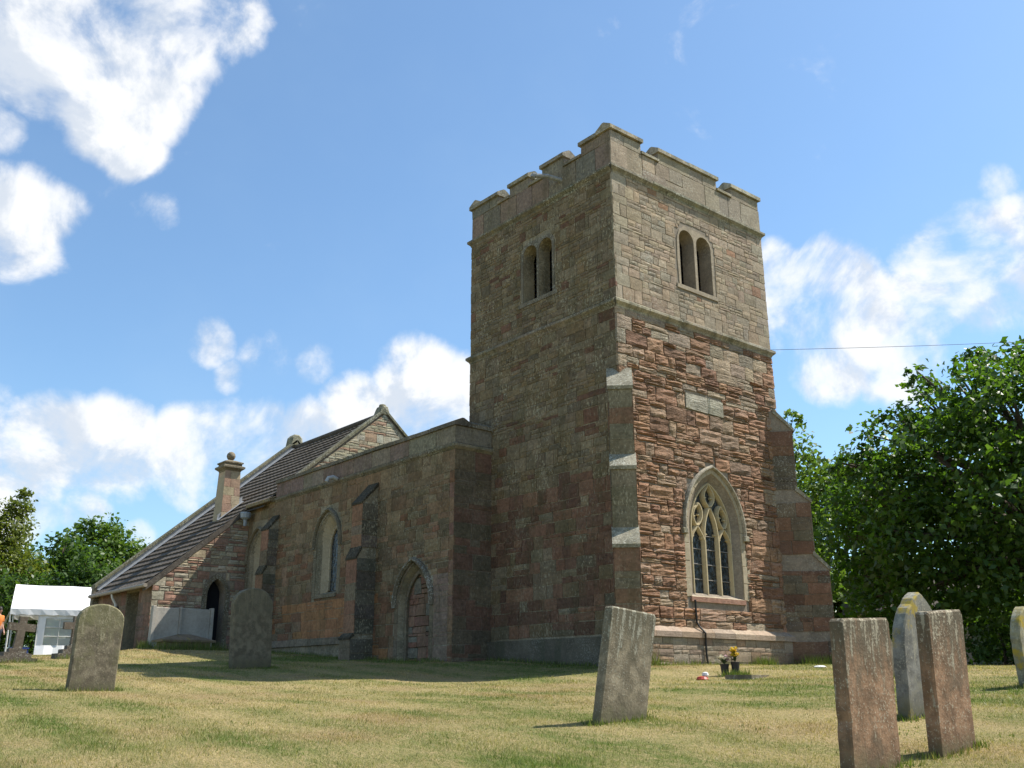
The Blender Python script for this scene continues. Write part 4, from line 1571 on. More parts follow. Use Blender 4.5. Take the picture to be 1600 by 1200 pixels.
# stepped lead flashing along the far gable
for i in range(17):
    xa, xb = EX + .1 + i * (RX - EX - .3) / 17, EX + .1 + (i + 1) * (RX - EX - .3) / 17
    v = [(xa, G1 - .56, roofz(xa) + .09), (xb, G1 - .56, roofz(xb) + .09), (xb, G1 - .285, roofz(xb) + .13), (xa, G1 - .285, roofz(xa) + .13), (xb, G1 - .285, roofz(xb) + .26), (xa, G1 - .285, roofz(xa) + .25)]
    mk("flashing", v, [(0, 1, 2, 3), (3, 2, 4, 5)], M_LEAD, roof)
gt = MB()
gt.tube([(EX - .06, AY1 - .14, roofz(EX) - .02), (EX - .06, G1 - .1, roofz(EX) - .02)], .065, 8)
gt.build("gutter", M_GUT, church)

# chimney
ch = MB()
cx, cy = -1.25, 18.1
ch.add([(cx - .36, cy - .34, 5.0), (cx + .36, cy - .34, 5.0), (cx + .36, cy + .34, 5.0), (cx - .36, cy + .34, 5.0), (cx - .265, cy - .265, 7.25), (cx + .265, cy - .265, 7.25), (cx + .265, cy + .265, 7.25), (cx - .265, cy + .265, 7.25)],
       [(0, 1, 5, 4), (1, 2, 6, 5), (2, 3, 7, 6), (3, 0, 4, 7), (4, 5, 6, 7)], (.3, .24, .17, .3))
chim = ch.build("chimney", M_DRESS, church, label="stone chimney stack with moulded cap and ball finial")
for k in range(6):
    z0, z1 = 5.45 + k * .3, 5.45 + (k + 1) * .3 - .008
    for side in range(4):
        def wz(z):
            return .30 - .05 * (z - 5.45) / 1.8 + (.03 if side in (0, 2) else .012)
        cutp = random.uniform(-.4, .4)
        for (ta, tb) in ((-1, cutp - .02), (cutp + .02, 1)):
            pts = []
            for (t, z) in ((ta, z0), (tb, z0), (tb, z1), (ta, z1)):
                w_ = wz(z)
                pts.append((t * w_, -w_ - .006, z))
            R = Matrix.Rotation(side * math.pi / 2, 3, "Z")
            v = [tuple(R @ Vector(q) + Vector((cx, cy, 0))) for q in pts] + [tuple(R @ Vector((q[0] * .97, q[1] + .05, q[2])) + Vector((cx, cy, 0))) for q in pts]
            mk("stone", v, [(0, 1, 2, 3), (0, 4, 5, 1), (1, 5, 6, 2), (2, 6, 7, 3), (3, 7, 4, 0)], M_WALL, chim, cols=[jit(random.choice(((.36, .285, .19, .1), (.30, .235, .165, .2), (.33, .22, .16, .1))), .1)] * 8)
cp = MB()
rings = [(.27, 7.2), (.30, 7.26), (.40, 7.34), (.40, 7.40), (.31, 7.44), (.31, 7.50), (.35, 7.52), (.35, 7.56), (.16, 7.64), (.09, 7.66)]
v, f = [], []
for (r, z) in rings:
    v += [(cx - r, cy - r, z), (cx + r, cy - r, z), (cx + r, cy + r, z), (cx - r, cy + r, z)]
for i in range(len(rings) - 1):
    for k in range(4):
        f.append((i * 4 + k, i * 4 + (k + 1) % 4, (i + 1) * 4 + (k + 1) % 4, (i + 1) * 4 + k))
f.append((len(rings) * 4 - 4, len(rings) * 4 - 3, len(rings) * 4 - 2, len(rings) * 4 - 1))
cp.add(v, f)
cp.build("cap", M_DRESSG, chim)
bl = MB()
bl.lathe((cx, cy, 7.63), [(.07, 0), (.08, .05), (.12, .08), (.15, .15), (.155, .2), (.135, .27), (.08, .33), (.02, .35)], 14)
bl.build("ball_finial", M_DRESSG, chim, smooth=True)
fl = MB()
for (xa, xb) in ((cx - .45, cx + .42),):
    fl.add([(xa, cy - .46, roofz(xa) + .1), (xb, cy - .46, roofz(xb) + .1), (xb, cy - .3, roofz(xb) + .13), (xa, cy - .3, roofz(xa) + .13), (xa, cy - .33, roofz(xa) + .3), (xb, cy - .30, roofz(xb) + .3)], [(0, 1, 2, 3), (3, 2, 5, 4)])
fl.build("flashing", M_LEAD, chim)

# ================================================================== vestry / porch under the catslide
PX = -4.2
FPW = Frame((0, AY1, 0), (1, 0, 0), (0, -1, 0))
vd_o = arch_pts(-2.12, .30, .6, 2.75, 3.28, 7)
vd_i = arch_pts(-2.12, .27, .6, 2.75, 3.24, 7)
pw = shell("vestry_wall", FPW, [(PX, -.1), (AX, -.1), (AX, roofz(AX) - .12), (PX, roofz(PX) - .12)], [(vd_o, vd_i, .35)], M_MORTAR, church)
pw["label"] = "half sunlit rubble wall of the vestry"
ring_o = arch_pts(-2.12, .46, .6, 2.75, 3.47, 7)
vs = lay(FPW, PX - .012, AX - .01, .6, 5.9, (.16, .32), (.18, .5),
         lambda u, z, c: (jit(random.choice(((.34, .28, .19, .4), (.30, .24, .165, .5), (.30, .175, .12, .15), (.25, .15, .11, .15), (.36, .31, .23, .6))), .17), 1.2, 1.1),
         [ring_o], rough=.011, proud=.018, quoin=(.22, .4), uR=False, ztop=lambda u: roofz(u) - .14)
place_stones(vs, M_WALL, pw, 240)
vd = mk("vestry_doorway", *prism(FPW, [(q[0], q[1]) for q in vd_i], -.40, -.36), M_BLACK, church, label="small dark pointed doorway in shade")
zs_ = [1.0, 1.45, 1.9, 2.35]
ring(FPW, jamb_split(vd_o, zs_), jamb_split(ring_o, zs_), -.12, .02, M_DRESSG, vd, "jamb_stone", (.22, .2, .15, .5))
FPN = Frame((PX, 0, 0), (0, -1, 0), (-1, 0, 0))
nd = [(-18.55, .5), (-17.42, .5), (-17.42, 2.85), (-18.55, 2.85)]
ndi = [(-18.5, .5), (-17.47, .5), (-17.47, 2.85), (-18.5, 2.85)]
pn = shell("vestry_wall", FPN, [(-G1, -.1), (-AY1, -.1), (-AY1, roofz(PX) - .1), (-G1, roofz(PX) - .1)], [(nd, ndi, .5)], M_MORTARN, church)
pn["label"] = "red stone north wall of the vestry"
vs = lay(FPN, -G1, -AY1 + .012, .5, 2.98, (.3, .46), (.3, .8), lambda u, z, c: (jit(random.choice(((.22, .125, .09, .15), (.25, .165, .12, .2), (.2, .14, .105, .3))), .15), .8, 1), [nd], rough=.007, proud=.012, split=(.7, .3, 0))
place_stones(vs, M_NORTH, pn, 120)
d_ = mk("vestry_door", *prism(FPN, [(-18.52, .5), (-17.45, .5), (-17.45, 2.82), (-18.52, 2.82)], -.5, -.45), plain("dark_door", (.02, .018, .016), .6, .3), church)  # one even near-black sheet closing the opening
dp = MB()
dp.tube([(EX - .03, 19.35, roofz(EX) - .06), (EX + .0, 19.35, roofz(EX) - .2), (PX - .1, 19.3, roofz(EX) - .42), (PX - .07, 19.3, .7)], .04, 8)
dp.build("downpipe", M_WHITE, church)
hp_ = MB()
hp_.lathe((AX - .3, AY1 - .32, 5.28), [(.05, -.25), (.06, -.05), (.16, .02), (.18, .16), (.17, .2)], 10)
hp_.build("rain_hopper", plain("blue_grey_lead", (.30, .33, .36), .5, .4), church)

# ================================================================== graves
def grave_mat(name, base, top, drip, h=1.25, topamt=.8, yellow=0.0, bst=.5):
    drip = (drip[0] * .95, drip[1] * .9, drip[2] * .82, 1)
    m, b, p, out = mat(name)
    tc = b.new("ShaderNodeTexCoord").outputs["Object"]
    sp_ = b.new("ShaderNodeSeparateXYZ")
    b.link(tc, sp_.inputs[0])
    z = b.math("DIVIDE", sp_.outputs[2], h)
    oi = b.new("ShaderNodeObjectInfo").outputs["Random"]
    tv = b.vmath("ADD", tc, None)
    cm = b.new("ShaderNodeCombineXYZ")
    for i in range(3):
        b.link(b.math("MULTIPLY", oi, 17.0), cm.inputs[i])
    b.link(cm.outputs[0], tv.node.inputs[1])
    st = b.noise(b.scale3(tv, (9, 9, 1.6)), 1.3, 6, .65)
    n = b.noise(tv, 7, 6, .65)
    f = b.noise(tv, 45, 4, .7)
    c = b.mix(b.ramp(n, .36, .62, 0, .9), base, tuple(x * .5 for x in base[:3]) + (1,))
    big = b.noise(tv, 2.6, 5, .62)
    c = b.mix(b.ramp(big, .5, .66, 0, .6), c, top)
    mask = b.ramp(b.math("ADD", z, b.math("MULTIPLY", b.math("SUBTRACT", st, .5), 1.3)), .42, .92, 0, topamt)
    c = b.mix(mask, c, top)
    zz_ = b.math("MULTIPLY", b.math("SUBTRACT", z, .62), .16)
    c = b.mix(b.ramp(b.math("ADD", b.math("ADD", st, zz_), b.math("MULTIPLY", f, .3)), .70, .78, 0, .75), c, drip)
    c = b.mix(b.ramp(b.math("ADD", f, b.math("MULTIPLY", b.math("SUBTRACT", big, .5), -.3)), .575, .66, 0, .7), c, tuple(x * 1.15 for x in drip[:3]) + (1,))
    low = b.ramp(b.math("ADD", z, b.math("MULTIPLY", b.math("SUBTRACT", n, .5), .5)), .0, .16, .65, 0)
    c = b.mix(low, c, (.10, .095, .05, 1))
    if yellow:
        yl = b.ramp(b.math("ADD", b.noise(tv, 4, 4, .6), b.math("MULTIPLY", z, .2)), .66, .76, 0, yellow)
        c = b.mix(yl, c, (.34, .25, .045, 1))
    b.link(c, p.inputs["Base Color"])
    p.inputs["Specular IOR Level"].default_value = .12
    bump(b, p, b.math("ADD", b.math("MULTIPLY", n, 1.1), b.math("ADD", b.math("MULTIPLY", st, .6), b.math("MULTIPLY", f, .35))), bst, .02)
    return m


G_GREY = grave_mat("grey_lichened_gravestone", (.32, .265, .18, 1), (.12, .105, .07, 1), (.40, .40, .34, 1))
G_BROWN = grave_mat("brown_mossy_gravestone", (.215, .18, .125, 1), (.16, .155, .075, 1), (.30, .28, .21, 1), topamt=.6)
G_DULL = grave_mat("dull_grey_gravestone", (.21, .175, .12, 1), (.12, .11, .075, 1), (.20, .18, .13, 1), h=1.7, topamt=.6)
G_RED = grave_mat("red_sandstone_gravestone", (.33, .20, .118, 1), (.12, .10, .068, 1), (.42, .39, .31, 1), topamt=.95)
G_SLATE = grave_mat("smooth_grey_gravestone", (.235, .225, .195, 1), (.21, .195, .14, 1), (.33, .32, .27, 1), 1.4, .5, yellow=.9, bst=.2)
G_PALE = stone_mat("pale_slate_panel", (.40, .37, .32, 1), .3, .1, .25, .008, lichen=.3, stain=.25, scol=(.2, .19, .16, 1))


def outline(kind, w, h):
    a = w / 2
    if kind == "square":
        P = [(-a, -.35), (a, -.35), (a, h * .5), (a, h - .03), (a - .02, h), (0, h - .018), (-a + .02, h - .035), (-a, h - .06), (-a, h * .5)]
    elif kind == "round":
        P = [(-a, -.35), (a, -.35), (a, h * .5)] + [(a * math.cos(t), h - a * .72 + a * .72 * math.sin(t)) for t in np.linspace(0.05, math.pi - .05, 15)] + [(-a, h * .5)]
    elif kind == "shoulder":
        P = [(-a, -.35), (a, -.35), (a, h * .5), (a, h - a * .62)] + [(a * .93 * math.cos(t), h - a * .6 + a * .6 * math.sin(t)) for t in np.linspace(.25, math.pi - .25, 13)] + [(-a, h - a * .62), (-a, h * .5)]
    elif kind == "pointed":
        P = [(-a, -.35), (a, -.35), (a * 1.0, h * .3)] + arch_pts(0, a, 0, h - a * 1.45, h, 10, bottom=False) + [(-a, h * .3)]
    return P


def headstone(u, D, w, h, t, kind, m, label, lean=0, tip=0, twist=0):
    x, y = at_bear(u, D)
    z = g1(x, y)
    P = outline(kind, w, h)
    Q = []
    for i in range(len(P)):
        (a0, b0), (a1, b1) = P[i], P[(i + 1) % len(P)]
        n_ = max(1, int(math.hypot(a1 - a0, b1 - b0) / .07))
        for j in range(n_):
            a_, b_ = a0 + (a1 - a0) * j / n_, b0 + (b1 - b0) * j / n_
            c_ = .022 if random.random() < .06 else .005
            Q.append((a_ * (1 - random.uniform(0, c_) / max(.1, abs(a_)) * (1 if abs(a_) > .1 else 0)), b_ - random.uniform(0, c_) * (1 if b_ > h * .8 else 0)))
    P = Q
    v, f = prism(Frame((0, 0, 0), (1, 0, 0), (0, -1, 0)), P, -t / 2, t / 2, .014)
    o = mk("headstone", v, f, m)
    o.location = (x, y, z)
    o.rotation_euler = (rad(tip), rad(lean), rad(twist))
    tag(o, label, "headstone", "headstones on the churchyard lawn")
    return o


HS = [
    headstone(141, 16, .67, 1.24, .12, "round", G_BROWN, "brown round-topped headstone in front of the white tent", 1.0, 2),
    headstone(388, 22.3, .98, 1.70, .14, "round", G_DULL, "dull grey round-topped headstone standing alone before the aisle wall", -2.5, 0, 8),
    headstone(966, 11, .72, 1.20, .11, "square", G_GREY, "square-topped grey headstone with pale drips, leaning right", 8.5, 3, 0),
    headstone(1348, 8.5, .70, 1.18, .115, "square", G_RED, "nearest square red sandstone headstone", .5, 1),
    headstone(1475, 9.5, .62, 1.19, .115, "square", G_RED, "square red sandstone headstone standing before the pointed grey one", -1, 2),
    headstone(1438, 11.5, .84, 1.26, .13, "pointed", G_SLATE, "tall pointed grey headstone with yellow lichen on its edge", 0, 2),
    headstone(1618, 14.5, .70, 1.0, .12, "pointed", grave_mat("yellow_lichened_gravestone", (.29, .27, .2, 1), (.3, .25, .1, 1), (.36, .36, .3, 1), 1.1, .6, yellow=1.0, bst=.3), "yellow-lichened headstone cut off by the right edge", -7, 0),
    headstone(1386, 16.5, .6, .75, .12, "pointed", G_BROWN, "small dark headstone behind the nearest red one, under the tree", -8, 0),
]


def cross(u, D, h, label, lean=0):
    x, y = at_bear(u, D)
    z = g1(x, y)
    t = thing("stone_cross", label, "grave cross", (x, y, z), "stone crosses before the tent")
    F0 = Frame((x, y, z), (1, 0, 0), (0, -1, 0))
    m = G_BROWN
    mb = MB()
    w, a = .085, .30
    P = [(-.10, .26), (.10, .26), (w, .55), (w, h - .32), (a, h - .32), (a, h - .15), (w, h - .15), (w, h), (-w, h), (-w, h - .15), (-a, h - .15), (-a, h - .32), (-w, h - .32), (-w, .55)]
    v, f = prism(F0, P, -.075, .075, .0)
    mb.add(v, f)
    mb.build("cross_shaft", M_CROSS, t)
    for i, (hw, z0, z1) in enumerate(((.42, -.3, .10), (.30, .10, .20), (.19, .20, .29))):
        sb_ = MB()
        sb_.box((x - hw, y - hw * .7, z + z0), (x + hw, y + hw * .7, z + z1), (.2, .17, .12, .4))
        sb_.build("step", M_CROSS, t)
    t.rotation_euler = (0, rad(lean), 0)
    return t


M_CROSS = stone_mat("brown_cross_stone", (.13, .105, .08, 1), .5, .1, .5, .015, lichen=.4)
cross(16, 26, 1.02, "stone cross on steps at the left edge, before the tent opening", 4)
cross(107, 27, 1.0, "stone cross on steps half behind the brown round-topped headstone", 0)

# leaning slabs and posts by the vestry
YS = 16.08
for i, (x0, x1, lab) in enumerate(((-4.12, -3.36, "sunlit pale upright slab against the vestry corner"), (-3.29, -2.36, "shaded grey upright slab in front of the vestry doorway"))):
    v, f = prism(Frame((0, YS, 0), (1, 0, 0), (0, -1, 0)), [(x0, .9), (x1, .9), (x1, 2.27), (x0, 2.27)], -.05, .02, .01)
    o = mk("stone_slab", v, f, G_PALE)
    tag(o, lab, "stone slab", "slabs standing at the vestry")
for i, (x0, lab, b_) in enumerate(((-4.22, "narrow pale post at the corner end of the upright slabs", .12), (-3.36, "narrow post between the two upright slabs", .07), (-2.36, "narrow shaded post at the inner end of the upright slabs", .11))):
    v, f = prism(Frame((0, YS, 0), (1, 0, 0), (0, -1, 0)), [(x0, .8), (x0 + b_, .8), (x0 + b_ * .85, 2.31), (x0 + .01, 2.31)], -.12, .09, .01)
    o = mk("stone_post", v, f, G_PALE)
    tag(o, lab, "stone post", "posts beside the slabs")
# chest tomb with a mossy hipped lid
tx0, tx1, ty0, ty1 = -4.3, -2.65, 14.75, 15.6
t = thing("chest_tomb", "low chest tomb with a mossy hipped lid before the slabs", "tomb", ((tx0 + tx1) / 2, (ty0 + ty1) / 2, .95))
mb = MB()
mb.box((tx0 + .12, ty0 + .1, .7), (tx1 - .12, ty1 - .1, 1.2), (.2, .15, .1, .3))
mb.build("body", M_WALL, t)
mb = MB()
zt0 = 1.2
mb.add([(tx0, ty0, zt0), (tx1, ty0, zt0), (tx1, ty1, zt0), (tx0, ty1, zt0), (tx0, ty0, zt0 + .06), (tx1, ty0, zt0 + .06), (tx1, ty1, zt0 + .06), (tx0, ty1, zt0 + .06), (tx0 + .62, (ty0 + ty1) / 2, zt0 + .24), (tx1 - .62, (ty0 + ty1) / 2, zt0 + .24)],
       [(0, 3, 2, 1), (0, 1, 5, 4), (1, 2, 6, 5), (2, 3, 7, 6), (3, 0, 4, 7), (4, 5, 9, 8), (5, 6, 9), (6, 7, 8, 9), (7, 4, 8)], (.22, .15, .10, .3))
mb.build("lid", stone_mat("mossy_tomb_lid", (.2, .15, .1, 1), .5, .1, .8, .03, lichen=.7, lcol=(.17, .13, .03, 1), stain=.5, yellow=.5), t)
mb = MB()
mb.box((tx0 - .05, ty0 - .05, .6), (tx1 + .1, ty1 + .05, 1.02), (.24, .16, .11, .3))
mb.build("base_slab", M_WALL, t)

# flowers on the plot by the west wall
M_POT = plain("dark_pot", (.03, .028, .027), .5, .4)
M_STEM = plain("flower_stem", (.06, .09, .03), .8, .2)


def flowers(u, D, h, hf, cols, label, nf, r):
    x, y = at_bear(u, D)
    z = g1(x, y)
    t = thing("flower_vase", label, "flower vase", (x, y, z), "flower vases at the tower foot")
    mb = MB()
    mb.lathe((x, y, z - .02), [(.055, 0), (.06, .05), (.075, h * .8), (.085, h), (.07, h + .005), (.06, h - .03)], 12)
    mb.build("pot", M_POT, t, smooth=False)
    st_ = MB()
    for k in range(nf):
        a = random.uniform(0, 6.28)
        rr = r * math.sqrt(random.random())
        zz = z + h + hf * random.uniform(.35, 1)
        q = Vector((x + rr * math.cos(a), y + rr * math.sin(a), zz))
        st_.tube([(x, y, z + h - .03), tuple((Vector((x, y, z + h)) + q) / 2 + Vector((0, 0, .02))), tuple(q)], .005, 4)
        fl_ = MB()
        nrm_ = Vector((random.uniform(-1, .3), random.uniform(-1, .3), 1)).normalized()
        ax = nrm_.orthogonal().normalized()
        ay = nrm_.cross(ax)
        for ring_i, (R0, hgt) in enumerate(((.036, .0), (.026, .014))):
            for j in range(7):
                th = j * 2 * math.pi / 7 + ring_i * .4
                d_ = ax * math.cos(th) + ay * math.sin(th)
                s_ = nrm_.cross(d_)
                b0 = q + nrm_ * hgt
                fl_.add([b0, b0 + d_ * R0 * .6 + s_ * R0 * .38 + nrm_ * .008, b0 + d_ * R0 + nrm_ * .003, b0 + d_ * R0 * .6 - s_ * R0 * .38 + nrm_ * .008], [(0, 1, 2, 3)])
        fl_.build("flower", random.choice(cols), t)
    for k in range(10):
        a = random.uniform(0, 6.28)
        q = Vector((x, y, z + h))
        d_ = Vector((math.cos(a), math.sin(a), random.uniform(.2, 1.2))).normalized()
        s_ = d_.cross(Vector((0, 0, 1))).normalized()
        L = random.uniform(.08, .15)
        st_.add([q, q + d_ * L * .5 + s_ * .022, q + d_ * L, q + d_ * L * .5 - s_ * .022], [(0, 1, 2, 3)])
    st_.build("stems", M_STEM, t)


F_Y, F_C, F_P = plain("yellow_petal", (.66, .43, .02), .7, .2), plain("cream_petal", (.66, .58, .38), .7, .2), plain("pink_petal", (.55, .35, .34), .7, .2)
flowers(1133, 18.4, .21, .13, [F_C, F_C, F_P], "dark vase of faded cream and pink flowers", 16, .10)
flowers(1150, 18.4, .24, .24, [F_Y], "taller dark vase of bright yellow flowers", 26, .085)
x, y = at_bear(1097, 17.6)
z = g1(x, y)
t = thing("grave_ornament", "small red and white flower pot lying on the dry grass", "grave ornament", (x, y, z))
mb = MB()
mb.lathe((x, y, z - .02), [(.09, 0), (.11, .03), (.08, .07), (.04, .08)], 12)
mb.build("bowl", plain("red_plastic", (.45, .06, .03), .5, .4), t)
mb = MB()
mb.lathe((x + .05, y - .03, z + .045), [(.04, 0), (.06, .03), (.05, .07), (.02, .085)], 10)
mb.build("white_flower", plain("white_silk", (.75, .73, .7), .8, .2), t)
x, y = at_bear(1167, 17.7)
z = g1(x, y)
v, f = prism(Frame((0, 0, 0), (1, 0, 0), (0, 1, 0)), [(-.34, -.06), (.34, -.06), (.34, .045), (-.34, .045)], -.25, .25, .015)
o = mk("ledger_stone", [(a, b, c) for a, b, c in v], [q[::-1] for q in f], M_DRESSG)
o.location = (x, y, z + .01)
o.rotation_euler = (0, 0, .2)
tag(o, "flat pale ledger stone in the grass beside the flower vases", "grave slab")
x, y = at_bear(1283, 19.6)
z = g1(x, y)
mb = MB()
mb.lathe((x, y, z - .02), [(.11, 0), (.12, .03), (.08, .05), (.03, .055)], 9, (.6, .6, .58, .2))
o = mb.build("pale_stone", M_WHITE)
tag(o, "small white stone lying by the corner buttress", "stone")

# ================================================================== tent, box, people
tp = Vector((-6.27, 24.62, 0))
td = Vector((.967, -.254, 0)).normalized()
tn = Vector((.254, .967, 0)).normalized()      # away from the camera
tz = .93
tent = thing("party_tent", "white party tent with pitched roof and clear window panels beyond the crosses", "tent", (tp.x, tp.y, tz))
TLN, TDP, TE, TR = 5.6, 3.2, 2.62, 3.62


def T(a, d, z):
    q = tp + td * a + tn * d
    return (q.x, q.y, z)


M_TENT = plain("white_tent_fabric", (.80, .80, .80), .6, .3, .03, 3)
mt, b, p, out = mat("clear_tent_plastic")
tr_ = b.new("ShaderNodeBsdfTransparent")
mx = b.new("ShaderNodeMixShader")
mx.inputs[0].default_value = .68
p.inputs["Base Color"].default_value = (.6, .63, .6, 1)
p.inputs["Roughness"].default_value = .2
b.link(tr_.outputs[0], mx.inputs[1])
b.link(p.outputs[0], mx.inputs[2])
b.link(mx.outputs[0], out.inputs[0])
M_CLEAR = mt
rf = MB()
n_ = 14
for (d0, z0, d1, z1) in ((-.06, TE - .02, TDP / 2, TR), (TDP / 2, TR, TDP + .06, TE - .02)):
    v = []
    for i in range(n_ + 1):
        for j in range(5):
            s_ = j / 4
            sag = -.05 * math.sin(math.pi * s_) - .02 * math.sin(math.pi * ((i * 3 / n_) % 1))
            v.append(T(TLN * i / n_, d0 + (d1 - d0) * s_, z0 + (z1 - z0) * s_ + sag))
    f = [(i * 5 + j, (i + 1) * 5 + j, (i + 1) * 5 + j + 1, i * 5 + j + 1) for i in range(n_) for j in range(4)]
    rf.add(v, f)
rf.build("roof_cover", M_TENT, tent)
va = MB()
for d in (-.07, TDP + .07):
    v = []
    N = 28
    for i in range(N + 1):
        v += [T(TLN * i / N, d, TE), T(TLN * i / N, d + .012 * math.sin(i * 1.7), TE - .2 - .02 * (i % 2))]
    va.add(v, [(2 * i, 2 * i + 1, 2 * i + 3, 2 * i + 2) for i in range(N)])
va.build("valance", M_TENT, tent)
ge = MB()
for a in (0, TLN):
    ge.add([T(a, 0, TE - .05), T(a, TDP, TE - .05), T(a, TDP / 2, TR - .01)], [(0, 1, 2)])
ge.build("gable_panel", M_TENT, tent)
for a in (0.02, .95, TLN / 2, TLN):
    for d in (0, TDP):
        pm = MB()
        pm.tube([T(a, d, tz - .1), T(a, d, TE)], .03 if a != .95 else .015, 8)
        pm.build("pole", M_WHITE, tent)
for k, (a0, a1) in enumerate(((.95, 2.75), (2.8, 4.2), (4.25, TLN))):
    # white wall with a clear window set in it
    z0, z1, w0, w1 = tz, TE - .12, tz + .42, TE - .32
    b0, b1 = a0 + .25, a1 - .12
    pm = MB()
    for (qa, qb, za, zb) in ((a0, a1, z0, w0), (a0, b0, w0, w1), (b1, a1, w0, w1), (a0, a1, w1, z1)):
        N = 6
        v = []
        for i in range(N + 1):
            aa = qa + (qb - qa) * i / N
            for zz in (za, zb):
                v.append(T(aa, .02 * math.sin(aa * 9) - (.12 if zz == z0 else 0), zz))
        pm.add(v, [(2 * i, 2 * i + 2, 2 * i + 3, 2 * i + 1) for i in range(N)])
    sw = pm.build("side_panel", M_TENT, tent)
    mk("window_film", [T(b0, .01, w0), T(b1, .01, w0), T(b1, .01, w1), T(b0, .01, w1)], [(0, 1, 2, 3)], M_CLEAR, sw)
    bm_ = MB()
    for i in (1, 2):
        zz = w0 + (w1 - w0) * i / 3
        bm_.tube([T(b0, -.01, zz), T(b1, -.01, zz)], .012, 5)
        aa = b0 + (b1 - b0) * i / 3
        bm_.tube([T(aa, -.01, w0), T(aa, -.01, w1)], .012, 5)
    bm_.build("window_bars", M_WHITE, sw)
# the curtain of the end opening, drawn back to the left
pm = MB()
v = []
for i in range(9):
    s_ = i / 8
    for (q, zz) in ((0, TE - .1), (.25, 1.9), (.38, tz + .02)):
        v.append(T(-.02 - q * (1 - .25 * s_) + .02 * math.sin(i * 2.2), .05 + s_ * .9, zz))
pm.add(v, [(3 * i + j, 3 * i + j + 1, 3 * i + j + 4, 3 * i + j + 3) for i in range(8) for j in (0, 1)])
pm.build("curtain", M_TENT, tent)
# trestle table inside, seen through the film
tb = thing("trestle_table", "folding table under a grey cloth inside the tent", "table", T(2.2, 1.5, tz))
mb = MB()
c0, c1 = (1.5, 1.2), (3.2, 1.9)
mb.add([T(c0[0], c0[1], 1.66), T(c1[0], c0[1], 1.66), T(c1[0], c1[1], 1.66), T(c0[0], c1[1], 1.66), T(c0[0], c0[1], 1.2), T(c1[0], c0[1], 1.2), T(c1[0], c1[1], 1.2), T(c0[0], c1[1], 1.2)],
       [(0, 1, 2, 3), (4, 5, 1, 0), (5, 6, 2, 1), (6, 7, 3, 2), (7, 4, 0, 3)])
mb.build("cloth", plain("grey_cloth", (.4, .4, .43), .8, .2), tb)
for (a, d) in ((1.6, 1.3), (3.1, 1.3), (1.6, 1.8), (3.1, 1.8)):
    lm = MB()
    lm.tube([T(a, d, tz), T(a, d, 1.64)], .02, 6)
    lm.build("leg", M_POT, tb)
# blue storage box
bx = thing("storage_box", "blue plastic storage box on the grass at the tent opening", "storage box", T(.45, -.35, tz))
mb = MB()
q = T(.45, -.35, tz)
mb.box((q[0] - .28, q[1] - .18, tz - .05), (q[0] + .28, q[1] + .18, tz + .27))
mb.build("body", plain("blue_plastic", (.03, .05, .20), .4, .4), bx)
mb = MB()
mb.box((q[0] - .30, q[1] - .20, tz + .27), (q[0] + .30, q[1] + .20, tz + .32))
mb.build("lid", plain("blue_plastic_lid", (.035, .06, .24), .4, .4), bx)


def skin_mesh(name, joints, edges, m, parent, sub=2):
    me = bpy.data.meshes.new(name)
    org = ORG[parent]
    me.from_pydata([tuple(Vector(j[0]) - org) for j in joints], edges, [])
    o = bpy.data.objects.new(name, me)
    COL.objects.link(o)
    o.parent = parent
    k = o.modifiers.new("skin", "SKIN")
    k.use_smooth_shade = True
    for i, j in enumerate(joints):
        r = j[1]
        me.skin_vertices[0].data[i].radius = (r if not isinstance(r, tuple) else r[0], r if not isinstance(r, tuple) else r[1])
        me.skin_vertices[0].data[i].use_root = (i == 0)
    s = o.modifiers.new("subsurf", "SUBSURF")
    s.levels = sub
    s.render_levels = sub
    me.materials.append(m)
    return o


M_SKIN = plain("skin", (.42, .24, .17), .6, .3)
M_HAIR = plain("dark_hair", (.02, .015, .012), .6, .3)
M_TROUS = plain("dark_trousers", (.03, .032, .045), .8, .2)


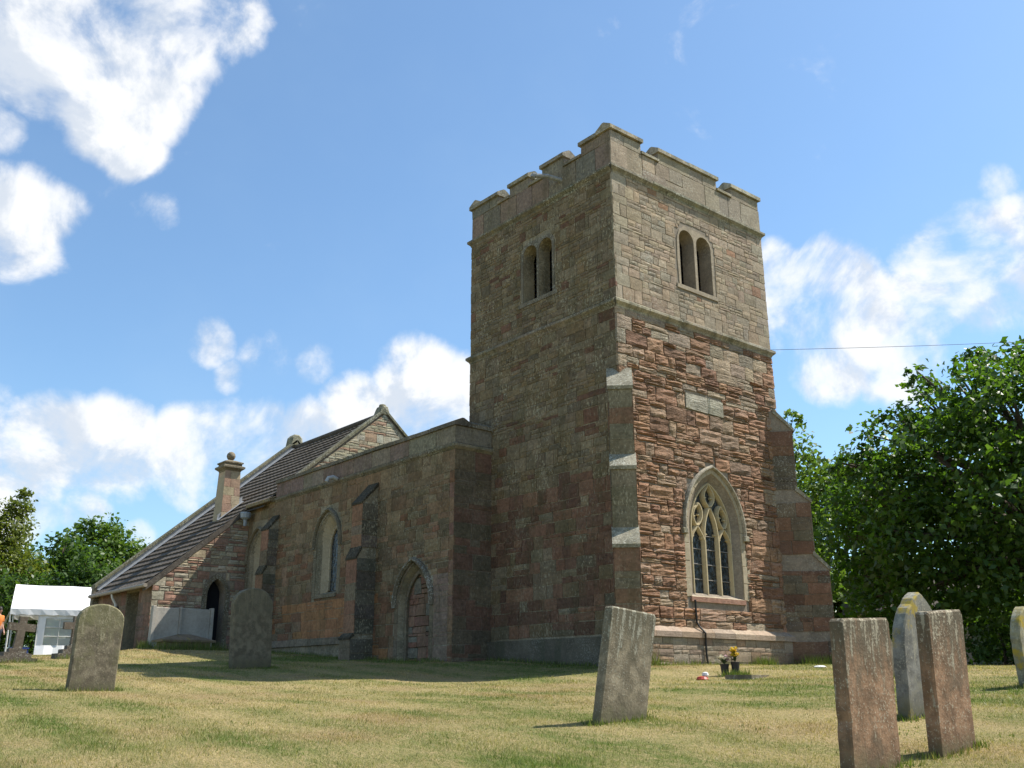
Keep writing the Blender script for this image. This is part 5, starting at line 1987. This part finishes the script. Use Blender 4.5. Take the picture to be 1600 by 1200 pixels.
def person(x, y, z, H, face, top, label, name_top):
    """standing figure looking along 'face' (radians), arms hanging slightly bent"""
    t = thing("person", label, "person", (x, y, z))
    k = H / 1.75
    c, s = math.cos(face), math.sin(face)

    def J(f_, l, h):         # forward, left, height
        return (x + (f_ * c - l * s) * k, y + (f_ * s + l * c) * k, z + h * k)
    b = [(J(0, 0, .98), .13 * k), (J(0, 0, 1.15), .125 * k), (J(0, 0, 1.36), (.15 * k, .11 * k)), (J(0, 0, 1.47), .075 * k), (J(.01, 0, 1.53), .05 * k), (J(.03, 0, 1.60), .085 * k), (J(.02, 0, 1.69), .08 * k)]
    e = [(0, 1), (1, 2), (2, 3), (3, 4), (4, 5), (5, 6)]
    for sd in (1, -1):
        n = len(b)
        b += [(J(0, sd * .17, 1.40), .06 * k), (J(-.02, sd * .22, 1.13), .045 * k), (J(.09, sd * .22, .92), .035 * k), (J(.13, sd * .21, .84), .036 * k)]
        e += [(2, n), (n, n + 1), (n + 1, n + 2), (n + 2, n + 3)]
        for q in range(4):      # fingers
            b.append((J(.16 + .004 * q, sd * (.225 - .018 * q), .755 + .006 * abs(q - 1)), .0095 * k))
            e.append((n + 3, len(b) - 1))
        b.append((J(.19, sd * .175, .81), .010 * k))
        e.append((n + 3, len(b) - 1))
        n = len(b)
        b += [(J(0, sd * .095, .90), .095 * k), (J(.02, sd * .105, .50), .062 * k), (J(-.01, sd * .11, .09), .042 * k), (J(.11, sd * .125, .035), .038 * k)]
        e += [(0, n), (n, n + 1), (n + 1, n + 2), (n + 2, n + 3)]
    skin_mesh("body", b, e, M_SKIN, t)
    sh = [(J(0, 0, .93), (.155 * k, .13 * k)), (J(0, 0, 1.15), .145 * k), (J(0, 0, 1.36), (.175 * k, .13 * k)), (J(0, 0, 1.45), .09 * k)]
    es = [(0, 1), (1, 2), (2, 3)]
    for sd in (1, -1):
        n = len(sh)
        sh += [(J(0, sd * .18, 1.40), .078 * k), (J(-.015, sd * .215, 1.2), .066 * k)]
        es += [(2, n), (n, n + 1)]
    skin_mesh(name_top, sh, es, top, t)
    tr = [(J(0, 0, .97), (.15 * k, .125 * k))]
    et = []
    for sd in (1, -1):
        n = len(tr)
        tr += [(J(0, sd * .095, .88), .112 * k), (J(.02, sd * .105, .50), .08 * k), (J(-.01, sd * .11, .10), .062 * k)]
        et += [(0, n), (n, n + 1), (n + 1, n + 2)]
    skin_mesh("trousers", tr, et, M_TROUS, t)
    hr = MB()
    cc = Vector(J(.0, 0, 1.665))
    v, f = [], []
    for i in range(7):
        th = math.pi * .62 * i / 6
        for j in range(12):
            a = 2 * math.pi * j / 12
            drop = .0 if math.cos(a) > .5 else .35 * max(0, -math.cos(a) + .3)
            th2 = th * (1 + .25 * max(0, -math.cos(a)))
            v.append(tuple(cc + Vector((0, 0, math.cos(th2) * .112 * k)) + Vector((c * math.cos(a) - s * math.sin(a), s * math.cos(a) + c * math.sin(a), 0)) * math.sin(th2) * .103 * k))
    for i in range(6):
        for j in range(12):
            f.append((i * 12 + j, i * 12 + (j + 1) % 12, (i + 1) * 12 + (j + 1) % 12, (i + 1) * 12 + j))
    hr.add(v, [q[::-1] for q in f])
    hr.build("hair", M_HAIR, t, smooth=True)
    fc = MB()
    fc.lathe(J(.108, 0, 1.60), [(.004, 0), (.016 * k, .006), (.012 * k, .03 * k), (.003, .04 * k)], 8)
    fc.build("nose", M_SKIN, t)
    for sd in (1, -1):
        em = MB()
        em.lathe(J(.094, sd * .034, 1.632), [(.003, -.008), (.011 * k, 0), (.003, .008)], 8)
        em.build("eye", M_POT, t)
    mo = MB()
    mo.lathe(J(.10, 0, 1.565), [(.004, -.004), (.022 * k, 0), (.004, .004)], 8)
    mo.build("mouth", plain("lip", (.3, .12, .1), .6, .3), t)
    return t


px_, py_ = -4.95, 17.15
person(px_, py_, g1(px_, py_), 1.42, rad(200), plain("white_cotton", (.68, .66, .68), .8, .2), "person in white top by the vestry door, mostly behind the brown headstone", "white_top")
px_, py_ = at_bear(-19, 38)
person(px_, py_, g1(px_, py_), 1.62, rad(-60), plain("orange_cotton", (.62, .20, .05), .8, .2), "dark-haired person in an orange top cut off by the left edge", "orange_top")

# overhead wire to the tower
mb = MB()
A, B_ = Vector((3.42, -.13, 7.95)), Vector((19.5, -8.24, 10.09))
pts = []
for i in range(33):
    s_ = i / 32
    q = A.lerp(B_, s_)
    q.z -= .12 * 4 * s_ * (1 - s_)
    pts.append(q)
mb.tube(pts, .006, 5)
o = mb.build("overhead_wire", plain("black_wire", (.02, .02, .022), .6, .3))
tag(o, "thin dark overhead wire running from the tower across the sky", "wire")

# ================================================================== vegetation
def leaf_mat(name, tint=(1, 1, 1), gloss=.35, trans=.35):
    m, b, p, out = mat(name)
    at = b.new("ShaderNodeAttribute", attribute_name="col").outputs["Color"]
    c = b.mix(1.0, at, tuple(tint) + (1,), "MULTIPLY")
    b.link(c, p.inputs["Base Color"])
    p.inputs["Roughness"].default_value = .42
    p.inputs["Specular IOR Level"].default_value = gloss
    tl = b.new("ShaderNodeBsdfTranslucent")
    b.link(b.mix(1.0, c, (1.5, 1.7, .55, 1), "MULTIPLY"), tl.inputs[0])
    mx = b.new("ShaderNodeMixShader")
    mx.inputs[0].default_value = trans
    b.link(p.outputs[0], mx.inputs[1])
    b.link(tl.outputs[0], mx.inputs[2])
    b.link(mx.outputs[0], out.inputs[0])
    return m


M_LEAF = leaf_mat("broad_leaf", gloss=.4, trans=.48)
M_LEAFD = leaf_mat("fine_leaf", gloss=.2)
M_BARK = stone_mat("tree_bark", (.10, .08, .06, 1), .6, .6, .9, .04, lichen=.2, lcol=(.12, .13, .07, 1))


def unit(v):
    return v / (np.linalg.norm(v, axis=-1, keepdims=True) + 1e-9)


def leaves(lobes, leaf, per_m2, cols, seed, clump=16, spread=.16, reach=1.18, aspect=.62, droop=.0):
    """leaf quads on many short twigs that fill and ruffle a set of ellipsoid lobes"""
    r = np.random.default_rng(seed)
    V, C = [], []
    for (cx_, cy_, cz_, rx, ry, rz) in lobes:
        rm = (rx * ry * rz) ** (1 / 3)
        n = int(4 * math.pi * rm * rm * per_m2 / clump)
        d = unit(r.normal(size=(n, 3)))
        reachv = r.uniform(.55, reach, n) ** .7
        tipv = d * np.array([rx, ry, rz])
        k = r.uniform(.0, 1, (n, clump)) ** .6
        k = (.55 + .45 * k) * reachv[:, None]
        P = np.array([cx_, cy_, cz_]) + tipv[:, None, :] * k[..., None] + r.normal(size=(n, clump, 3)) * spread * min(rm, 1.4) * np.array([1, 1, .8])
        P[..., 2] -= droop * k ** 2
        out = np.repeat(d[:, None, :], clump, 1)
        P, out = P.reshape(-1, 3), out.reshape(-1, 3)
        m = len(P)
        nn = unit(out * .5 + np.array([0, 0, .55]) + r.normal(size=(m, 3)) * .75)
        ax = unit(np.cross(nn, r.normal(size=(m, 3))))
        ay = np.cross(nn, ax)
        L = leaf * r.uniform(.65, 1.3, m)[:, None]
        Wd = L * aspect
        q = np.stack([P - ax * L * .5, P + ay * Wd * .5 + nn * L * .10, P + ax * L * .5 - nn * L * .06, P - ay * Wd * .5 + nn * L * .10], 1)
        V.append(q.reshape(-1, 3))
        cl = r.uniform(0, 1, (n, 1, 1)) * .6 + r.uniform(0, 1, (n, clump, 1)) * .4
        col = np.array(cols[0]) * (1 - cl) + np.array(cols[1]) * cl
        col = np.repeat(col.reshape(-1, 1, 3), 4, 1).reshape(-1, 3)
        C.append(np.concatenate([col, np.ones((len(col), 1))], 1))
    return np.concatenate(V), np.concatenate(C)


def tree(name, label, cat, base, lobes, leaf, per_m2, cols, seed, trunk_r, fork=.35, m=None, group=None, limbs=True, trunk_top=None, **kw):
    t = thing(name, label, cat, base, group)
    v, c = leaves(lobes, leaf, per_m2, cols, seed, **kw)
    quads_mesh("crown", v, 4, m or M_LEAF, t, c, kind="stuff")
    b0 = Vector(base)
    top = max(l[2] for l in lobes)
    mean = Vector((sum(l[0] for l in lobes) / len(lobes), sum(l[1] for l in lobes) / len(lobes), 0))
    fk = b0.lerp(Vector((mean.x, mean.y, top)), fork)
    fk.x, fk.y = b0.x * .7 + mean.x * .3, b0.y * .7 + mean.y * .3
    mb = MB()
    mb.tube([b0 - Vector((0, 0, .3)), b0 + Vector((0, 0, .25)), b0.lerp(fk, .5) + Vector((.05, .04, 0)), fk], [trunk_r * 1.5, trunk_r * 1.12, trunk_r * .9, trunk_r * .75], 10)
    mb.build("trunk", M_BARK, t, smooth=True)
    if limbs:
        rr = random.Random(seed)
        for l in lobes:
            e = Vector((l[0], l[1], l[2]))
            if (e - fk).length < .4:
                continue
            mid = fk.lerp(e, .5) + Vector((rr.uniform(-.2, .2), rr.uniform(-.2, .2), .12 * (e - fk).length))
            lm = MB()
            lm.tube([fk - Vector((0, 0, .15)), mid, mid.lerp(e, .7), e + (e - mid).normalized() * l[3] * .25], [trunk_r * .5, trunk_r * .3, trunk_r * .16, trunk_r * .06], 6)
            for q in range(3):
                d_ = Vector((rr.uniform(-1, 1), rr.uniform(-1, 1), rr.uniform(-.2, 1))).normalized()
                lm.tube([mid.lerp(e, .6), mid.lerp(e, .8) + d_ * l[3] * .35, e + d_ * l[3] * .6], [trunk_r * .16, trunk_r * .1, trunk_r * .03], 5)
            lm.build("limb", M_BARK, t, smooth=True)
    return t


def lateral(u0, D):
    """axes at a bearing: centre on the ground, unit vector to the right, unit vector away"""
    b = YAW - math.atan((u0 - 800) / FPX * math.cos(PIT))
    return Vector((CAM.x + D * math.cos(b), CAM.y + D * math.sin(b), 0)), Vector((math.sin(b), -math.cos(b), 0)), Vector((math.cos(b), math.sin(b), 0))


# --- the big lime on the right
c0, rx_, aw = lateral(1742, 31)
RAWL = [(-2.0, -.5, 8.0, 1.2), (-3.0, .3, 7.8, 1.0), (-3.15, .2, 8.9, .5), (-1.8, -.2, 9.0, .55), (-.8, .2, 8.6, 1.1), (.6, 0, 8.9, 1.3), (-3.9, -.3, 7.0, 1.1), (-4.8, .2, 6.35, .85), (-5.3, .0, 6.35, .45),
        (-5.2, .6, 5.2, 1.1), (-5.1, -.2, 4.0, 1.1), (-5.3, .3, 2.9, 1.0), (-4.4, -1.0, 2.3, 1.1), (-3.0, -2.2, 2.4, 1.25), (-1.3, -3.0, 2.4, 1.3), (.6, -3.3, 2.4, 1.4),
        (-1.0, -1.6, 7.0, 1.9), (-2.7, -1.4, 5.7, 1.9), (-4.0, -.8, 4.9, 1.5), (-1.0, -2.8, 4.4, 2.0), (-3.3, -1.9, 3.6, 1.6), (1.4, -2.6, 6.0, 2.2), (1.2, -3.0, 3.6, 1.8),
        (-2.2, 1.8, 6.4, 2.0), (-3.6, 2.2, 4.2, 2.0), (-1.0, 3.0, 4.0, 2.4), (1.5, 2.6, 5.8, 2.6), (3.4, -1.0, 6.6, 2.2), (4.4, -.6, 4.2, 2.0), (3.6, 1.8, 3.6, 2.2), (2.4, .2, 8.2, 1.7), (-2.5, 2.6, 2.2, 1.5), (-4.6, 1.4, 2.1, 1.1), (.5, 3.4, 2.1, 1.6)]
gz0 = g1(c0.x, c0.y)
lob = []
for (l, d, z, r) in RAWL:
    q = c0 + rx_ * l * 1.2 + aw * d * 1.15
    lob.append((q.x, q.y, z * 1.03 + .1, r * 1.1, r * 1.1, r * .95))
tree("lime_tree", "large dark broad-leaved tree filling the right edge behind the headstones", "tree", (c0.x, c0.y, gz0), lob, .215, 44, ((.035, .078, .014), (.10, .165, .028)), 5, .38, fork=.3, droop=.25)

# --- lighter trees behind the corner buttress
def far_tree(name, label, u, D, raw, leaf, dens, cols, seed, tr, gr="trees round the churchyard", m=None, **kw):
    c0, rx_, aw = lateral(u, D)
    z0 = g1(c0.x, c0.y)
    lob = []
    for (l, d, z, r) in raw:
        q = c0 + rx_ * l + aw * d
        lob.append((q.x, q.y, z0 + z, r, r, r * .95))
    return tree(name, label, "tree", (c0.x, c0.y, z0), lob, leaf, dens, cols, seed, tr, m=m or M_LEAFD, group=gr, **kw)


PALEG = ((.075, .13, .03), (.16, .22, .05))
MIDG = ((.05, .10, .02), (.13, .19, .04))
DARKG = ((.03, .065, .016), (.085, .14, .03))
OLIVE = ((.06, .085, .018), (.13, .15, .035))
far_tree("ash_tree", "pale feathery tree just behind the stepped buttress", 1225, 43, [(0, 0, 5.2, 2.0), (-.5, .5, 7.5, 1.5), (.2, 0, 9.3, 1.1), (-.35, 0, 11.3, .85), (-.05, 0, 12.6, .5), (1.3, -.3, 8.6, 1.1), (1.25, 0, 10.3, .5), (1.7, .2, 6.4, 1.6), (1.1, -.4, 3.4, 1.7), (2.7, .2, 7.6, .9), (-1.4, .5, 9.5, 1.0)],
         .26, 30, PALEG, 21, .2, spread=.2, reach=1.3)
far_tree("ash_tree", "rounded mid-green tree between the stepped buttress and the dark lime", 1320, 47, [(0, 0, 7.6, 2.0), (1.6, .3, 8.0, 1.8), (-1.3, .2, 7.0, 1.7), (.6, -.4, 5.2, 2.2), (-1.6, -.3, 4.2, 2.0), (2.6, 0, 5.2, 2.0), (3.6, .3, 7.8, 1.8), (1, 0, 2.6, 2.2), (-2, 0, 2.0, 1.8)],
         .27, 30, MIDG, 22, .25, spread=.2, reach=1.25)
# --- left edge
far_tree("conifer_tree", "tall olive-green conifer at the left edge behind the tent", -46, 52, [(0, 0, 2.5, 2.0), (.2, 0, 4.2, 1.7), (.5, 0, 5.9, 1.1), (.9, 0, 7.0, .65), (1.05, 0, 7.8, .35), (1.35, 0, 3.9, 1.1), (-1, 0, 4, 1.6), (-.6, 0, 6.4, 1.0), (1.7, -.2, 2.4, 1.3), (-1.5, .3, 2.0, 1.8)],
         .20, 120, ((.075, .10, .022), (.17, .19, .04)), 23, .22, spread=.22, reach=1.1, aspect=.5, limbs=False)
far_tree("round_tree", "round-headed green tree behind the tent roof", 128, 58, [(0, 0, 5.6, 1.75), (-1.2, .2, 5.9, 1.05), (1.2, 0, 5.7, 1.25), (-.6, 0, 6.9, .9), (.5, .1, 6.8, 1.0), (1.5, .1, 4.6, 1.2), (-1.4, 0, 4.8, 1.2), (0, -.4, 4.4, 1.7), (1.9, 0, 5.6, .8), (-.2, 0, 2.6, 1.6), (1.4, 0, 2.6, 1.3)],
         .25, 46, MIDG, 24, .22, spread=.2, reach=1.28)
far_tree("hawthorn_tree", "low leafy tree filling the gap between conifer and round tree", 52, 54, [(0, 0, 3.6, 1.7), (-1.2, 0, 4.4, 1.3), (1.1, .2, 4.6, 1.1), (.5, 0, 5.5, .8), (1.5, 0, 2.8, 1.5), (-1.3, 0, 2.2, 1.5), (0, 0, 1.6, 1.7)],
         .25, 42, DARKG, 25, .2, spread=.2, reach=1.3)
far_tree("hawthorn_tree", "dense dark green tree just behind the white tent", 95, 47, [(0, 0, 2.6, 1.4), (1.4, 0, 2.8, 1.3), (-1.5, 0, 2.4, 1.3), (2.6, .2, 2.6, 1.3), (.6, 0, 3.9, 1.0), (-2.6, 0, 2.6, 1.3), (3.6, 0, 2.3, 1.3)],
         .22, 46, DARKG, 26, .2, spread=.2, reach=1.25)
# bush rooted on the nave gable
bs = thing("gable_bush", "small green bush growing out behind the old gable's right slope", "bush", (4.15, 15.3, 8.0))
v, c = leaves([(4.15, 15.3, 8.55, .32, .3, .4), (4.4, 15.3, 8.35, .3, .3, .3)], .11, 120, MIDG, 27, clump=10, spread=.15, reach=1.3)
quads_mesh("leaves", v, 4, M_LEAFD, bs, c, kind="stuff")
mb = MB()
mb.tube([(4.15, 15.3, 7.9), (4.17, 15.3, 8.3), (4.2, 15.3, 8.7)], [.03, .02, .008], 6)
mb.build("stem", M_BARK, bs)


# --- hedges and shrubs
def hedge(name, label, cat, pts, h, r, leaf, dens, cols, seed, group=None):
    x0, y0 = pts[0]
    z0 = g1(x0, y0)
    t = thing(name, label, cat, (x0, y0, z0), group)
    rr = random.Random(seed)
    lob = []
    for (x, y) in pts:
        z = g1(x, y)
        k = max(1, int(h / r))
        for i in range(k):
            lob.append((x + rr.uniform(-.3, .3), y + rr.uniform(-.3, .3), z + r * .6 + i * (h - r) / k * 1.05, r * rr.uniform(.9, 1.2), r * rr.uniform(.9, 1.2), r * rr.uniform(.8, 1.1)))
    v, c = leaves(lob, leaf, dens, cols, seed, spread=.2, reach=1.2)
    quads_mesh("foliage", v, 4, M_LEAFD, t, c, kind="stuff")
    mb = MB()
    for (x, y) in pts:
        z = g1(x, y)
        mb.tube([(x, y, z - .2), (x + .05, y, z + h * .4), (x + .1, y + .1, z + h * .75)], [.06, .04, .015], 5)
    mb.build("stems", M_BARK, t)
    return t


def line(u0, D0, u1, D1, n):
    a, b_ = at_bear(u0, D0), at_bear(u1, D1)
    return [(a[0] + (b_[0] - a[0]) * i / (n - 1), a[1] + (b_[1] - a[1]) * i / (n - 1)) for i in range(n)]


hedge("boundary_hedge", "tall clipped hedge along the churchyard beyond the tent", "hedge", line(-160, 47, 300, 56, 12), 3.2, 1.2, .2, 34, DARKG, 31)
hedge("boundary_hedge", "dark hedge in the shade beyond the lime tree", "hedge", line(1290, 58, 1800, 40, 14), 3.6, 1.5, .24, 26, DARKG, 32)
hedge("laurel_shrub", "dark low shrub under the lime behind the two right headstones", "shrub", line(1480, 27, 1505, 27.4, 2), 1.0, .5, .12, 70, DARKG, 33)
hedge("laurel_shrub", "low dark shrub in deep shade near the right edge", "shrub", line(1575, 29, 1640, 29, 3), 1.2, .6, .13, 60, DARKG, 34)

hedge("boundary_hedge", "long dark hedge closing the churchyard behind the church", "hedge", [(46 - 3.2 * i, 20 + 2.6 * i) for i in range(14)], 3.4, 1.5, .26, 20, DARKG, 35)
# --- pale cottage behind the lime
hc, hr_, ha = lateral(1462, 44)
hz = g1(hc.x, hc.y)
house = thing("cottage", "low pale brick cottage glimpsed under the lime branches", "house", (hc.x, hc.y, hz))


def H(l, d, z):
    q = hc + hr_ * l + ha * d
    return (q.x, q.y, hz + z)


M_PALE = plain("pale_rendered_brick", (.46, .40, .35), .8, .2, .1, 3)
mb = MB()
mb.add([H(-3, 0, -.3), H(3.2, 0, -.3), H(3.2, 0, 2.3), H(-3, 0, 2.3), H(-3, 4, -.3), H(3.2, 4, -.3), H(3.2, 4, 2.3), H(-3, 4, 2.3), H(-3, 2, 3.6), H(3.2, 2, 3.6)],
       [(0, 1, 2, 3), (4, 7, 6, 5), (0, 3, 8, 7, 4), (1, 5, 6, 9, 2)])
mb.build("wall", M_PALE, house)
k = 0
z = 0.05
while z < 2.2:
    l = -3 + (0 if k % 2 else -.3)
    while l < 3.2:
        a_, b_ = max(l, -3), min(l + .59, 3.2)
        if b_ - a_ > .05 and not (-.55 < (a_ + b_) / 2 < .75 and z > .7) and not (1.5 < (a_ + b_) / 2 < 2.55 and z < 2.1):
            mk("block", [H(a_, -.015, z), H(b_, -.015, z), H(b_, -.015, z + .205), H(a_, -.015, z + .205), H(a_, .02, z), H(b_, .02, z), H(b_, .02, z + .205), H(a_, .02, z + .205)],
               [(0, 1, 2, 3), (0, 4, 5, 1), (1, 5, 6, 2), (2, 6, 7, 3), (3, 7, 4, 0)], M_PALE, house)
        l += .6
    z += .215
    k += 1
mb = MB()
mb.add([H(-3.3, -.4, 2.1), H(3.5, -.4, 2.1), H(3.5, 2, 3.75), H(-3.3, 2, 3.75), H(3.5, 4.4, 2.1), H(-3.3, 4.4, 2.1)], [(0, 1, 2, 3), (3, 2, 4, 5)])
mb.build("roof", M_TILE, house)
fm = MB()
fm.add([H(-.5, -.03, .75), H(.7, -.03, .75), H(.7, -.03, 1.95), H(-.5, -.03, 1.95)], [(0, 1, 2, 3)])
wf = fm.build("window", M_WHITE, house)
for (a_, b_) in ((-.44, .06), (.12, .64)):
    mk("pane", [H(a_, -.035, .82), H(b_, -.035, .82), H(b_, -.035, 1.88), H(a_, -.035, 1.88)], [(0, 1, 2, 3)], M_GLASSD, wf)
mk("door", [H(1.55, -.02, 0), H(2.5, -.02, 0), H(2.5, -.02, 2.0), H(1.55, -.02, 2.0), H(1.55, .03, 0), H(2.5, .03, 0), H(2.5, .03, 2.0), H(1.55, .03, 2.0)],
   [(0, 1, 2, 3), (0, 4, 5, 1), (1, 5, 6, 2), (2, 6, 7, 3), (3, 7, 4, 0)], plain("green_door", (.2, .26, .2), .6, .3), house)

# ------------------------------------------------------------------ grass blades (one mass)
def blades(P, h, w, dr, seed, lean=.5):
    r = np.random.default_rng(seed)
    n = len(P)
    a = r.uniform(0, 2 * np.pi, n)
    d = np.stack([np.cos(a), np.sin(a), np.zeros(n)], 1)
    b_ = r.uniform(0, 2 * np.pi, n)
    ln = np.stack([np.cos(b_), np.sin(b_), np.zeros(n)], 1) * (r.uniform(0, 1, n) * lean * h)[:, None]
    tip = P + ln + np.stack([np.zeros(n), np.zeros(n), h], 1)
    v = np.stack([P - d * w[:, None] / 2, P + d * w[:, None] / 2, tip], 1)
    g = np.array([.10, .15, .030]) * (1 - dr[:, None]) + np.array([.43, .33, .175]) * dr[:, None]
    th_ = (np.clip((fbm(P[:, 0] * .9, P[:, 1] * .9, 61, 4) - .52) * 5, 0, 1) * np.clip(dr * 1.5, 0, 1))[:, None]
    g = g * (1 - th_ * .7) + np.array([.33, .225, .12]) * th_ * .7
    g = g * r.uniform(.6, 1.35, n)[:, None]
    c = np.concatenate([np.repeat(g[:, None, :], 3, 1).reshape(-1, 3), np.ones((3 * n, 1))], 1)
    return v.reshape(-1, 3), c


M_BLADE = leaf_mat("grass_blade", gloss=.12, trans=.25)
N = 420000
Dd = 7.2 * (34 / 7.2) ** RNG.uniform(0, 1, N)
uu = RNG.uniform(-80, 1680, N)
bb = YAW - np.arctan((uu - 800) / FPX * math.cos(PIT))
X, Y = CAM.x + Dd * np.cos(bb), CAM.y + Dd * np.sin(bb)
inside = ((X > -.2) & (X < 6.1) & (Y > -.1)) | ((X > -1.25) & (Y > 4.5)) | ((X > -4.3) & (Y > 16.2))
X, Y, Dd = X[~inside], Y[~inside], Dd[~inside]
Z = gz(X, Y)
dr = np.clip(dry(X, Y) + RNG.normal(0, .18, len(X)), 0, 1)
hh = RNG.uniform(.010, .040, len(X)) * (1.15 - .35 * dr) * (.45 + 1.3 * fbm(X * 1.4, Y * 1.4, 71, 3) ** 1.5) * (1 + np.clip(Dd - 14, 0, 20) * .02)
ww = .0045 * Dd / 9 * RNG.uniform(.7, 1.4, len(X))
v, c = blades(np.stack([X, Y, Z - .004], 1), hh, ww, dr, 51, 1.2)
o = quads_mesh("grass", v, 3, M_BLADE, None, c, kind="stuff")
o["label"] = "mown patchy grass of the churchyard lawn"

# longer tufts and weeds at the foot of stones and walls
pts, hts, drs = [], [], []


def tuft_line(a, b_, n, h, spread, d=.1):
    for i in range(n):
        s_ = random.random()
        x, y = a[0] + (b_[0] - a[0]) * s_ + random.gauss(0, spread), a[1] + (b_[1] - a[1]) * s_ + random.gauss(0, spread)
        pts.append((x, y))
        hts.append(h * random.uniform(.35, 1.2))
        drs.append(min(1, max(0, random.gauss(d, .15))))


for hsn in HS:
    x, y, z = hsn.location
    w_ = max(v_.co.x for v_ in hsn.data.vertices)
    for (a, b_) in (((x - w_, y - .1), (x + w_, y - .1)), ((x - w_ - .03, y - .08), (x - w_ - .03, y + .1)), ((x + w_ + .03, y - .08), (x + w_ + .03, y + .1))):
        tuft_line(a, b_, 110, .075, .05, .15)
tuft_line((-.2, -.22), (6, -.22), 900, .14, .06, .15)
tuft_line((-.25, -.3), (.5, -.3), 350, .30, .08, .15)
tuft_line((3.9, -.3), (4.4, -.3), 500, .26, .1, .02)
tuft_line((5.5, -.5), (6.3, -.9), 900, .30, .14, .02)
tuft_line((-1.4, 4.7), (-1.4, 14), 1500, .12, .08, .03)
tuft_line((-.2, .8), (-.2, 4.5), 700, .12, .06, .03)
tuft_line((-4.6, 14.3), (-2.6, 14.25), 900, .28, .1, .1)
tuft_line((-4.5, 15.3), (-4.3, 16.5), 400, .25, .1, .05)
for (u, D) in ((1133, 18.3), (1150, 18.3)):
    q = at_bear(u, D)
    tuft_line((q[0] - .2, q[1] - .1), (q[0] + .2, q[1] - .1), 160, .13, .06, .05)
for (u, D) in ((16, 26), (107, 27)):
    q = at_bear(u, D)
    tuft_line((q[0] - .45, q[1] - .35), (q[0] + .45, q[1] - .35), 220, .14, .06, .1)
for k in range(450):
    D_ = 7.6 * (24 / 7.6) ** random.random()
    q = at_bear(random.uniform(-60, 1660), D_)
    if q[0] > -.6 and q[1] > -.5 or q[0] > -1.6 and q[1] > 4 or q[0] > -4.8 and q[1] > 15:
        continue
    g_ = random.gauss(.25, .25)
    tuft_line(q, (q[0] + .05, q[1]), random.randint(6, 22), random.uniform(.025, .05), .06, g_)
pts = np.array(pts)
Z = gz(pts[:, 0], pts[:, 1])
hh = np.array(hts)
v, c = blades(np.concatenate([pts, Z[:, None] - .01], 1), hh, np.full(len(pts), .014), np.array(drs), 52, .6)
o = quads_mesh("long_grass", v, 3, M_BLADE, None, c, kind="stuff")
o["label"] = "longer grass and weeds at the foot of walls and headstones"
